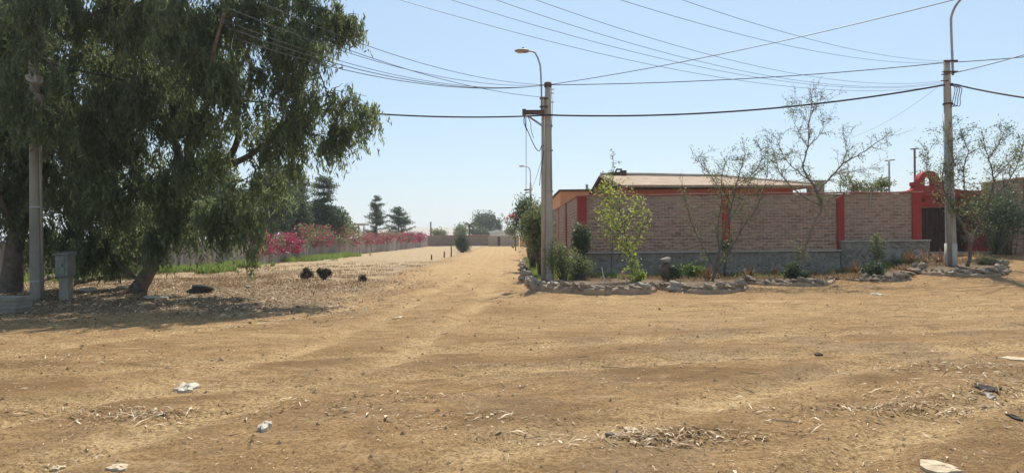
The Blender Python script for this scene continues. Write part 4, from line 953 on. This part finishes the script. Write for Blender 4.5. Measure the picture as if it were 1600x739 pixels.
t, q = bed(k4, .08, .22, 'small stone bed with a leafy plant left of the gateway pole', soil_poly=[(11.6, 23)] + k4 + [(13.6, 24.7), (12, 24.7)])
border_rocks(t, q, 12, .13, .07, 4, M['rockm'])
k5 = [g_(1432, 426), g_(1462, 430), g_(1500, 432), g_(1540, 432), g_(1566, 429), g_(1572, 423), g_(1560, 417)]
t, q = bed(k5, .09, .22, 'stone ringed bed at the foot of the gateway pole', soil_poly=k5 + [(15.6, 23.8), (13.5, 23.8)])
border_rocks(t, q, 24, .13, .08, 5)
grass('grass', 'patchy green grass growing in the beds along the stone base', np.concatenate([patch(2600, 6.5, 12.3, 22.9, 24.7, .12, .45, .7), patch(900, 12.6, 14.6, 23.2, 24.6, .10, .42, .7), patch(900, 2.5, 6.5, 22.8, 24.7, .15, .5, .6)]), .14, .02)

grass('dry_grass', 'dry straw and dead leaves filling the planting beds', np.concatenate([patch(5000, 2.4, 12.3, 21.4, 24.7, .12, .40, .5), patch(2500, 12.3, 16.5, 21.8, 24.4, .10, .40, .5)]), .12, .02, 'dry')
x_ = RNG.uniform(1.5, 16.3, 9000); y_ = RNG.uniform(20.3, 24.7, 9000)
# boulder, stick
g0 = P(1040, 430, 22.2); o = empty('boulder', (g0.x, g0.y, .1), 'upright dark boulder with a pale top in the bed against the wall', 'boulder')
MB().rock((g0.x, g0.y, .38), (.17, .16, .36), seed=3, jag=.35, seg=12).build('rock', M['bark'], o, True); MB().rock((g0.x + .02, g0.y - .02, .78), (.17, .15, .09), seed=6, jag=.3, seg=12).build('top_stone', M['rockpale'], o, True)
sa, sb_ = P(945, 441, 21), P(940, 417, 21.2)
o = MB().tube([sa, sb_], .018, 6).build('stake', M['paper'], origin=sa); tag(o, 'thin white stake leaning in the corner bed', 'stake')

# ------------------------------------------------------------ small trees with drawn limbs
def limb_tree(name, label, cat, limbs, leafmat_, nleaf, L, W, twig=(.55, 3, 3), bark='barkthin', group=None, leafspread=.07, up=.35, twig_every=2, skip=2, clump=1., crown_sel=None, sub=.5):
    b = Vector(limbs[0][0][0]); b = Vector((b.x, b.y, float(gz0(b.x, b.y)))); t = empty(name, b, label, cat, group)
    mb = MB(); tips = []
    for pts, r0, r1 in limbs:
        q = smooth(pts, 5); q = [p + Vector((random.uniform(-1, 1), random.uniform(-1, 1), random.uniform(-1, 1))) * .018 for p in q]; q[0] = Vector(pts[0])
        rr = list(np.linspace(r0 * .82, r1 * .7, len(q))); mb.tube(q, rr, 7)
        main = r0 > .055
        for i in range(skip if not main else len(q)//2, len(q), twig_every):
            for _ in range(twig[1]):
                d = (q[i] - q[i-1]).normalized() * .6 + Vector(tuple(RNG.normal(size=3))) * .75 + Vector((0, 0, up)); d.normalize()
                l = twig[0] * random.uniform(.4, 1.2); e = q[i] + d * l; w_ = bez(q[i], e, (0, 0, -.08 * l), 5, .02); mb.tube(w_, list(np.linspace(min(rr[i] * .6, .012), .004, 6)), 4); tips += w_[2:]
                for _ in range(twig[2]):
                    s0 = w_[random.randint(1, 5)]; d2 = (d * .6 + Vector(tuple(RNG.normal(size=3))) * .7 + Vector((0, 0, up * .5))).normalized(); e2 = s0 + d2 * l * sub * random.uniform(.5, 1.2)
                    mb.tube([s0, s0.lerp(e2, .5) + Vector((0, 0, .02)), e2], [.006, .005, .003], 3); tips += [s0.lerp(e2, .5), e2, e2]
    mb.build('trunk', M[bark], t, True)
    if nleaf:
        tp = np.array([tuple(p) for p in tips]); nk = max(1, int(len(tp) * clump)); sel = tp[RNG.permutation(len(tp))[:nk]]; idx = RNG.integers(0, len(sel), nleaf)
        c_ = sel[idx] + np.clip(RNG.normal(size=(nleaf, 3)), -2, 2) * leafspread; d = RNG.normal(size=(nleaf, 3)); d[:, 2] -= .5
        foliage('crown', M[leafmat_], t, c_, d, L, W)
    return t
def pl(Y, *pp): return [P(a[0], a[1], Y + (a[2] if len(a) > 2 else 0)) for a in pp]
# yellow-green young tree at left of the wall
limb_tree('young_tree', 'slender young tree with yellow green leaves in front of the wall corner', 'tree',
  [(pl(21.5, (990, 448), (988, 420), (982, 390), (975, 360), (968, 330), (962, 300), (957, 285)), .035, .010), (pl(21.5, (982, 390), (1000, 365, -.3), (1012, 345, -.4)), .018, .008),
   (pl(21.5, (976, 362), (955, 345, .3), (940, 332, .4)), .014, .007), (pl(21.5, (975, 360), (990, 335, .3), (1000, 322, .4)), .014, .007), (pl(21.5, (968, 330), (950, 310, -.2), (945, 296, -.2)), .012, .006), (pl(21.5, (985, 400), (965, 375, -.3), (950, 360, -.4)), .014, .007)],
  'lime', 1500, .11, .05, (.35, 3, 2), leafspread=.10, clump=.3, sub=.7)
limb_tree('young_tree', 'very slim leafless sapling poking above the hipped roof left end', 'sapling', [(pl(24.3, (955, 420), (958, 340), (957, 290), (958, 255), (957, 238)), .02, .004)], 'oliv', 120, .08, .03, (.22, 2, 1), leafspread=.04)
# bushy bare tree (1130)
limb_tree('bare_tree', 'many stemmed half bare tree with thin arching branches between the first two pillars', 'tree',
  [(pl(21.6, (1112, 448), (1118, 420), (1124, 390), (1135, 350), (1143, 320), (1150, 290), (1158, 262), (1165, 240)), .06, .012),
   (pl(21.6, (1116, 430), (1140, 390, -.2), (1165, 350, -.3), (1185, 320, -.3), (1195, 290, -.3), (1200, 262, -.3)), .035, .010),
   (pl(21.6, (1124, 390), (1122, 350, .2), (1128, 310, .3), (1118, 285, .3), (1100, 262, .4), (1085, 242, .4)), .028, .008),
   (pl(21.6, (1135, 350), (1160, 310, .3), (1175, 280, .4), (1200, 255, .5), (1222, 240, .6)), .025, .008),
   (pl(21.6, (1143, 320), (1128, 290, -.3), (1130, 265, -.4), (1140, 245, -.5)), .02, .007),
   (pl(21.6, (1118, 420), (1090, 370, -.2), (1075, 330, -.3), (1070, 300, -.3)), .02, .007),
   (pl(21.6, (1150, 290), (1180, 268, -.2), (1190, 245, -.2), (1188, 232, -.2)), .016, .006)],
  'oliv', 3300, .07, .028, (.5, 3, 4), leafspread=.07, group='half bare trees along the wall')
# tall bare tree (1270)
limb_tree('bare_tree', 'tallest bare tree with pale trunk and wide twiggy crown before the wall', 'tree',
  [(pl(22, (1246, 440), (1252, 410), (1262, 375), (1274, 345), (1284, 322), (1276, 300), (1268, 285)), .065, .045),
   (pl(22, (1268, 285), (1255, 262, .1), (1262, 230, .2), (1264, 200, .2), (1268, 165, .2), (1270, 140, .2)), .04, .007),
   (pl(22, (1276, 300), (1300, 275, -.2), (1318, 255, -.3), (1345, 240, -.4), (1372, 222, -.5), (1386, 210, -.6)), .04, .008),
   (pl(22, (1284, 322), (1245, 300, .3), (1222, 275, .4), (1212, 250, .5), (1205, 225, .6)), .03, .008),
   (pl(22, (1268, 285), (1240, 262, -.3), (1222, 240, -.4), (1210, 212, -.5)), .025, .007),
   (pl(22, (1318, 255), (1322, 232, .2), (1318, 212, .3)), .02, .007),
   (pl(22, (1262, 230), (1285, 205, -.2), (1296, 186, -.3)), .014, .005), (pl(22, (1262, 230), (1245, 200, .2), (1236, 178, .2)), .014, .005),
   (pl(22, (1264, 200), (1250, 175), (1240, 160)), .010, .005), (pl(22, (1267, 180), (1278, 165), (1284, 152)), .008, .005),
   (pl(22, (1284, 322), (1310, 308, .3), (1335, 292, .4), (1362, 288, .5)), .02, .007), (pl(22, (1300, 275), (1330, 268, .4), (1360, 262, .5)), .016, .006)],
  'oliv', 2600, .07, .026, (.50, 3, 3), 'barkpale', leafspread=.05, group='half bare trees along the wall')
# green spreading one behind wall at 1340,290
limb_tree('garden_tree', 'flat green treetop showing over the wall left of the gateway', 'tree', [(pl(27, (1345, 400), (1345, 340), (1340, 300), (1320, 290)), .05, .015), (pl(27, (1345, 320), (1365, 296), (1378, 290)), .03, .01)], 'oliv', 2600, .12, .05, (.45, 3, 3), leafspread=.09, up=.1)
# gateway tree
limb_tree('bare_tree', 'airy small leaved tree with twisted trunk right of the gateway pole', 'tree',
  [(pl(21.6, (1512, 418), (1516, 385), (1508, 360), (1495, 335), (1480, 310), (1472, 285), (1475, 255)), .075, .02),
   (pl(21.6, (1516, 385), (1530, 350, .2), (1545, 315, .3), (1552, 280, .3), (1545, 250, .3), (1535, 215, .3)), .055, .012),
   (pl(21.6, (1530, 350), (1510, 310, -.3), (1505, 270, -.4), (1512, 235, -.5), (1500, 205, -.5)), .035, .010),
   (pl(21.6, (1545, 315), (1575, 285, -.2), (1590, 255, -.3), (1600, 225, -.3)), .03, .010),
   (pl(21.6, (1552, 280), (1575, 255, .3), (1590, 240, .4)), .02, .008), (pl(21.6, (1480, 310), (1458, 290, .3), (1448, 265, .4), (1452, 235, .4)), .02, .008), (pl(21.6, (1545, 250), (1560, 225), (1570, 205)), .016, .006),
   (pl(21.6, (1472, 285), (1490, 260, -.2), (1482, 225, -.2), (1478, 205, -.2)), .016, .006)],
  'oliv', 4800, .075, .030, (.45, 3, 4), 'barkthin', leafspread=.08, group='half bare trees along the wall')
limb_tree('bare_tree', 'thin crown reaching in from the right edge of the view', 'tree', [(pl(20.5, (1660, 430), (1655, 360), (1650, 300), (1635, 250), (1615, 215)), .06, .012), (pl(20.5, (1650, 300), (1628, 270), (1608, 255)), .03, .01), (pl(20.5, (1635, 250), (1660, 200), (1680, 170)), .03, .01)], 'oliv', 2200, .075, .032, (.4, 3, 3), group='half bare trees along the wall')
# poinsettia-like reddish small tree on lane
limb_tree('flowering_tree', 'small airy tree with red topped twigs beside the far lane', 'tree', [(pl(48, (806, 392), (805, 372), (804, 355), (802, 343)), .05, .02), (pl(48, (805, 372), (795, 358), (790, 345)), .03, .012), (pl(48, (804, 360), (812, 350), (815, 340)), .03, .012)], 'oliv', 500, .14, .07, (.5, 2, 2))
q = [P(x, y, 48) for x, y in ((800, 338), (806, 341), (796, 340), (803, 337))]; c_ = np.array([tuple(q[i % 4]) for i in range(160)]) + RNG.normal(size=(160, 3)) * np.array([.16, .16, .09]); o = foliage('flowers', M['reddish'], bpy.data.objects['flowering_tree'], c_, RNG.normal(size=(160, 3)), .14, .10)

# shrubs along lane and at the corner
SH = [(846, 432, 24.6, 840, 356, 17, 34, 30, 2700, .22, .16, .05, 'oliv', 'leafy oleander like shrub directly behind the corner pole'),
      (834, 412, 31, 827, 342, 19, 28, 34, 3000, .24, .18, .05, 'dark', 'tallest dark green shrub leaning over the lane beyond the pole'),
      (838, 402, 38, 836, 352, 13, 24, 24, 2400, .26, .2, .06, 'oliv', 'green shrub against the side wall further along the lane'),
      (826, 398, 46, 823, 352, 10, 22, 16, 1600, .32, .22, .07, 'oliv', 'farthest green shrub beside the lane near the red topped tree'),
      (880, 446, 22.2, 872, 404, 20, 26, 26, 1700, .17, .11, .035, 'oliv', 'thin grey green bush right at the foot of the corner pole'),
      (910, 440, 23.6, 908, 372, 13, 22, 22, 2400, .14, .10, .045, 'dark', 'dark climbing bush against the red corner pillar'),
      (905, 446, 22.6, 902, 418, 18, 20, 18, 1500, .14, .11, .03, 'oliv', 'sparse low bush between the pole and the stone base'),
      (1000, 450, 20.9, 998, 432, 8, 9, 8, 500, .07, .08, .045, 'lime', 'small lime green plant on the corner bed edge'),
      (1132, 430, 23.5, 1133, 385, 6, 12, 8, 600, .10, .08, .05, 'dark', 'dark green plant climbing by the second red pillar'),
      (1085, 436, 23.4, 1080, 424, 22, 7, 12, 900, .12, .1, .05, 'grass', 'low bright green plants right of the boulder'),
      (1052, 440, 22.2, 1052, 424, 9, 9, 10, 800, .09, .09, .045, 'dark', 'dark leafy plant hugging the boulder'),
      (1246, 438, 21.6, 1244, 426, 14, 9, 12, 1300, .10, .09, .05, 'dark', 'low dark green plant around the tall bare tree base'),
      (1240, 432, 23.4, 1252, 392, 10, 14, 9, 350, .12, .08, .03, 'oliv', 'thin upright plant behind the tall bare tree'),
      (1366, 434, 21.6, 1366, 422, 16, 8, 12, 1400, .10, .09, .05, 'dark', 'rounded dark green plant in the small bed near the gateway'),
      (1372, 428, 23.6, 1370, 386, 7, 20, 9, 600, .12, .08, .04, 'oliv', 'slim climbing plant on the last brick panel'),
      (1540, 424, 22, 1545, 412, 18, 7, 10, 900, .10, .09, .035, 'dark', 'low dark plants at the right end of the ringed bed'),
      (1575, 400, 25.3, 1560, 330, 40, 30, 34, 4200, .35, .14, .05, 'dark', 'large dark shrub in front of the taller brick wall')]
for (bxp, byp, Y, cx, cy, rx, ry, ncl, nl, sp, L, W, mt, lab) in SH:
    b = P(bxp, byp, Y); b.z = float(gz0(b.x, b.y)) + (.1 if Y < 25 else 0); c_ = P(cx, cy, Y); k = Y / FPX
    bush('shrub', lab, 'shrub', b, c_, (rx * k, rx * k * .8, ry * k), ncl, nl, sp, L, W, mt, 'shrubs planted along the walls', stemr=.018)
# dry climbing dead twigs near pole: grey shrub
# dry tufts / aloes
AL = [(1238, 420, 23.6, .50, 26, 'dry', 'dry brown tuft left of the tall bare tree'), (1212, 424, 23.2, .40, 22, 'aloe', 'reddish spiky aloe near the second bed end'), (1170, 432, 22.6, .5, 30, 'aloe', 'reddish brown spiky plant right of the many stemmed tree'),
      (1105, 438, 22.3, .5, 30, 'aloe', 'reddish spiky plant at the base of the many stemmed tree'), (1318, 420, 23.6, .45, 26, 'dry', 'dry brown tuft below the third red pillar'), (1336, 424, 23, .5, 30, 'aloe', 'orange brown aloe beside the third pillar'),
      (1300, 424, 23.2, .35, 20, 'dry', 'pale dried tuft at the end of the tall tree bed'), (1422, 418, 23.4, .55, 34, 'aloe', 'large reddish aloe left of the gateway pole'), (1446, 418, 23, .5, 28, 'dry', 'dry tuft touching the gateway pole on its left'),
      (1468, 420, 22.6, .45, 26, 'aloe', 'brown spiky plant at the gateway pole base'), (1555, 395, 24.6, 1.25, 40, 'agave', 'big dark spiky yucca before the taller brick wall'), (1400, 420, 23.6, .35, 20, 'agave', 'small green spiky plant near the wall end'),
      (975, 440, 22.6, .45, 26, 'dry', 'dry brown tuft left of the young tree base'), (1530, 418, 22.6, .4, 22, 'dry', 'dry tuft under the airy tree')]
for px, py, Y, L, n, mt, lab in AL:
    b = P(px, py, Y); b.z = float(gz0(b.x, b.y)) + .08; v = []; f = []; lv = []
    blades(v, f, b, n, L, .05 if mt != 'dry' else .02, 1.0, .5 if mt != 'dry' else .9, 5, lvl=lv, spread=2)
    o = link('spiky_plant' if mt != 'dry' else 'dry_tuft', v, f, M[mt], lv=lv, origin=b); tag(o, lab, 'plant', 'spiky plants in the beds' if mt != 'dry' else 'dry tufts in the beds')

# ------------------------------------------------------------ ground litter (stuff)
def flakes(name, lab, x, y, L, W, lv, tilt=.25, mat='litter'):
    n = len(x); az = RNG.uniform(0, 2 * np.pi, n); z = gz(x, y) + .006 + RNG.random(n) * .012
    d = np.stack([np.cos(az), np.sin(az), RNG.normal(size=n) * tilt], 1); s_ = np.stack([-np.sin(az), np.cos(az), RNG.normal(size=n) * tilt], 1)
    L = L * np.clip(RNG.lognormal(-.15, .5, (n, 1)), .25, 3); W = W * np.clip(RNG.lognormal(0, .5, (n, 1)), .4, 3.2); c_ = np.stack([x, y, z], 1); bow = np.array([0, 0, 1.]) * L * RNG.uniform(0, .14, (n, 1))
    v = np.stack([c_ - d * L / 2, c_ - s_ * W / 2 + bow, c_ + d * L / 2, c_ + s_ * W / 2 + bow], 1).reshape(-1, 3); f = np.arange(4 * n).reshape(-1, 4)
    o = link(name, v, f if len(v) >= 20000 else f.tolist(), M[mat], lv=lv); tag(o, lab, 'litter', kind='stuff'); return o
def clusters(lst):
    X_ = []; Y_ = []
    for (px, py, n, sx, sy) in lst:
        c_ = G(px, py); X_.append(c_.x + RNG.normal(size=n) * sx); Y_.append(c_.y + RNG.normal(size=n) * sy)
    return np.concatenate(X_), np.concatenate(Y_)
x, y = clusters([(190, 650, 260, .35, .14), (245, 645, 140, .2, .1), (1055, 685, 300, .28, .13), (1130, 680, 120, .3, .1), (1000, 690, 120, .2, .1), (1440, 640, 340, .65, .12), (1350, 635, 150, .4, .08), (1540, 620, 500, .7, .3), (1480, 575, 300, .8, .35), (1580, 590, 300, .5, .4),
                 (640, 620, 60, .3, .12), (770, 655, 120, .5, .2), (540, 645, 90, .5, .2), (890, 690, 90, .3, .2), (60, 565, 300, 1.2, .4), (420, 640, 70, .5, .3), (1300, 660, 120, .6, .3), (120, 640, 120, .6, .2)])
flakes('leaf_litter', 'pale dry eucalyptus leaves scattered in drifts on the foreground dirt', x, y, .080, .010, np.clip(RNG.normal(.58, .3, len(x)), 0, 1), .25)
n = 20000; y = np.concatenate([4 + 10 * RNG.random(n // 2)**1.4, RNG.uniform(12, 22, n // 2)]); x = RNG.uniform(-1, 1, n) * (y * .85 + 1); kk = fbm(x / .9, y / .6, 123, 3) > .46; x = x[kk]; y = y[kk]
flakes('leaf_litter', 'sparse dry leaf and twig fragments spread over the open dirt', x, y, .030, .009, RNG.random(len(x))**.7, .3)
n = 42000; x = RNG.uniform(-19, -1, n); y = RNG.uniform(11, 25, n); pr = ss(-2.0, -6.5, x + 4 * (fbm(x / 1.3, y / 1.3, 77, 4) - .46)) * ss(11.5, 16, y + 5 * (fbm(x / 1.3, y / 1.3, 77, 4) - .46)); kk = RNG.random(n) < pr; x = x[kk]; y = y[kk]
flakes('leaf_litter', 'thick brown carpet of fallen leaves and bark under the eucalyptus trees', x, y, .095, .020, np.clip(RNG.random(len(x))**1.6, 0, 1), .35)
n = 5000; x = RNG.uniform(.5, 16, n); y = 18.2 + RNG.random(n) * 3.4 + ss(8, 16, x) * 1.2; flakes('leaf_litter', 'fine greyish litter on the dirt just in front of the beds', x, y, .05, .015, RNG.random(n) * .8, .3)
n = 12000; y = 4 + 26 * RNG.random(n)**1.6; x = RNG.uniform(-1, 1, n) * y * .85; v = []; f = []
cs = np.stack([x, y, gz(x, y)], 1); rr = RNG.exponential(.0045, n).clip(.002, .02) * (1 + y / 14)
tet = np.array([[1, 0, 0], [-.5, .87, 0], [-.5, -.87, 0], [.1, .1, .8], [0, 0, -.6]])
V = (cs[:, None, :] + tet[None] * rr[:, None, None] * RNG.uniform(.6, 1.4, (n, 5, 1))).reshape(-1, 3); F = np.concatenate([np.array([[0, 1, 3], [1, 2, 3], [2, 0, 3]]) + 5 * i for i in range(n)])
V2 = V; o = bpy.data.meshes.new('gravel'); o.from_pydata(V2.tolist(), [], F.tolist()); o.materials.append(M['rockm']); o.materials.clear(); o.materials.append(M['clod']); go = bpy.data.objects.new('gravel', o); COL.objects.link(go); tag(go, 'small loose pebbles and clods over the dirt', 'gravel', kind='stuff')

n = 16000; x = RNG.uniform(-18, -3.5, n); y = RNG.uniform(22, 48, n); kk = fbm(x / 1.8, y / 1.4, 60, 3) > .47; x = x[kk]; y = y[kk]
flakes('field_debris', 'straw and small rubble strewn over the pale field by the lane', x, y, .07, .022, RNG.random(len(x)) * .8, .4)
pp = patch(5000, -17, -4.8, 22, 42, thr=.50, sc=.9, seed=15); grass('dry_grass', 'low dry brown weeds in tufts over the verge and pale field', pp, .10, .025, 'dry')
pp = patch(2600, -13, -5.2, 21, 27, thr=.48, sc=.8, seed=25); grass('dry_grass', 'dry dark stubble on the verge around the dried bushes', pp, .11, .02, 'dry')
# fallen twigs
tw = MB()
for i in range(46):
    if i < 30: px, py = random.uniform(0, 560), random.uniform(455, 520)
    else: px, py = random.uniform(100, 1600), random.uniform(520, 735)
    g0 = G(px, py); a = random.uniform(0, math.pi); l = random.uniform(.05, .13) * (1 + (i < 30)); pts = []
    for k in range(5):
        xx = g0.x + math.cos(a) * l * (k - 2) / 2 + random.uniform(-.01, .01); yy = g0.y + math.sin(a) * l * (k - 2) / 2; pts.append((xx, yy, gs(xx, yy) + .01))
    tw.tube(pts, [.004, .005, .005, .004, .002], 4)
tag(tw.build('twig_litter', M['barkpale']), 'thin dry twigs scattered over the dirt', 'litter', kind='stuff')

# individual pieces of litter
def sheet(px, py, wpx, hpx, mat, lab, cat, nm, seed=0, thick=.012, group=None, pts=14):
    g0 = G(px, py); k = g0.y / FPX; rs = random.Random(seed); rx = wpx * k / 2; ry = hpx / 2 * g0.y**2 / (FPX * CAMH); v = []; f = []
    rings = 3
    for j in range(rings + 1):
        for i in range(pts):
            a = 2 * math.pi * i / pts; rr = (j / rings) * (1 + (rs.uniform(-.45, .25) if j == rings else 0)); x_ = g0.x + rx * rr * math.cos(a); y_ = g0.y + ry * rr * math.sin(a)
            v.append((x_, y_, gs(x_, y_) + thick * (1.2 - .5 * j / rings) + rs.uniform(0, .03 if mat == 'paper' else .012)))
    for j in range(rings):
        for i in range(pts): f.append((j*pts + i, (j+1)*pts + i, (j+1)*pts + (i+1) % pts, j*pts + (i+1) % pts))
    o_ = len(v); v += [(a, b, gs(a, b) - .01) for a, b, c in v[rings*pts:(rings+1)*pts]]
    for i in range(pts): f.append((rings*pts + i, o_ + i, o_ + (i+1) % pts, rings*pts + (i+1) % pts))
    o = link(nm, v, f, M[mat], origin=g0); tag(o, lab, cat, group); return o
sheet(291, 606, 33, 8, 'paper', 'pale flat oval stone half buried in the left foreground dirt', 'stone', 'flat_stone', 1)
sheet(413, 669, 16, 10, 'paper', 'small crumpled white paper scrap on the dirt left of centre', 'scrap', 'paper_scrap', 2, .03)
sheet(1470, 732, 56, 16, 'barkflake', 'large cream coloured bark sheet at the bottom right', 'bark', 'bark_piece', 3, .02)
sheet(1587, 562, 34, 8, 'barkflake', 'cream bark piece at the right edge of the dirt', 'bark', 'bark_piece', 4)
sheet(1549, 618, 14, 6, 'paper', 'white scrap next to the dark rag on the right', 'scrap', 'paper_scrap', 5)
sheet(1540, 609, 46, 7, 'cloth', 'dark torn rag lying in the leaf drift on the right', 'rag', 'rag', 6, .012)
sheet(1584, 655, 18, 7, 'cloth', 'small dark rag near the right edge', 'rag', 'rag', 7, .015)
sheet(985, 670, 22, 9, 'barkflake', 'curved cream bark chip above the leaf drift at bottom centre', 'bark', 'bark_piece', 8)
sheet(90, 721, 22, 7, 'barkflake', 'pale flat stone at the lower left corner', 'stone', 'flat_stone', 9)
sheet(185, 730, 30, 9, 'barkflake', 'folded pale bark strip at the bottom left', 'bark', 'bark_piece', 10)
sheet(621, 497, 16, 4, 'barkflake', 'pale chip lying alone on the mid road', 'bark', 'bark_piece', 11)
sheet(1280, 553, 11, 4, 'cloth', 'small dark clod in the middle of the right road', 'clod', 'dirt_clod', 12, .03)
sheet(1368, 461, 9, 3, 'paper', 'tiny white scrap just in front of the small bed', 'scrap', 'paper_scrap', 14)
g0 = G(953, 682); o = MB().rock((g0.x, g0.y, g0.z + .02), (.045, .03, .03), seed=9).build('stone', M['rockm'], smooth=True, origin=g0); tag(o, 'small rounded brown stone left of the central leaf drift', 'stone')
for px, py, w_, lab in ((235, 468, 22, 'pale stone at the foot of the leaning trunk'), (255, 470, 16, 'low flat pale stone right of the leaning trunk base'), (190, 452, 16, 'white stone left of the leaning trunk base'), (205, 446, 12, 'upper white stone beside the leaning trunk'), (388, 450, 10, 'pale stone on the verge below the dried bushes'), (140, 456, 26, 'pale slab lying right of the meter box')):
    g0 = G(px, py); k = g0.y / FPX; o = MB().rock((g0.x, g0.y, g0.z + .03), (w_ * k / 2, w_ * k / 2.6, w_ * k / 5), seed=px).build('stone', M['rockpale'], smooth=True, origin=g0); tag(o, lab, 'stone', 'pale stones under the tree')
# pale stack at far left
g0 = G(8, 489); m = empty('board_stack', g0, 'pale stack of weathered boards at the left edge under the tree', 'stack')
for i in range(4):
    x0 = g0.x - .9 + random.uniform(-.03, .03); MB().box(x0, g0.x + .26 + random.uniform(-.05, .03), g0.y - .02 + random.uniform(-.02, .02), g0.y + .5, g0.z + .0 + i * .09, g0.z + .085 + i * .09, random.uniform(-.03, .03)).build('board', M['pole_dark'], m)
# fallen logs under tree
for a, b, r_, lab in (((115, 446), (235, 440), .09, 'dark fallen bough lying behind the meter box'), ((60, 444), (118, 436), .10, 'dark log behind the left concrete pole')):
    A = G(*a); Bq = G(*b); A.z = gs(A.x, A.y) + .12; Bq.z = gs(Bq.x, Bq.y) + .16
    o = MB().tube(bez(A, Bq, (0, 0, .15), 8, .03), list(np.linspace(r_, r_ * .5, 9)), 8).build('fallen_log', M['bark'], smooth=True, origin=A); tag(o, lab, 'log')

# ------------------------------------------------------------ haze
hz = MB().box(-720, 720, -220, 1520, -4, 40).build('haze', bpy.data.materials.new('haze')); hz['kind'] = 'stuff'; hz['label'] = 'thin warm haze fading the far walls and trees'
hm = hz.data.materials[0]; hm.use_nodes = True; hm.node_tree.nodes.clear()
pv = hm.node_tree.nodes.new('ShaderNodeVolumePrincipled'); pv.inputs['Density'].default_value = .00055; pv.inputs['Color'].default_value = (.93, .96, 1, 1); pv.inputs['Anisotropy'].default_value = .3
ho = hm.node_tree.nodes.new('ShaderNodeOutputMaterial'); hm.node_tree.links.new(pv.outputs[0], ho.inputs['Volume'])
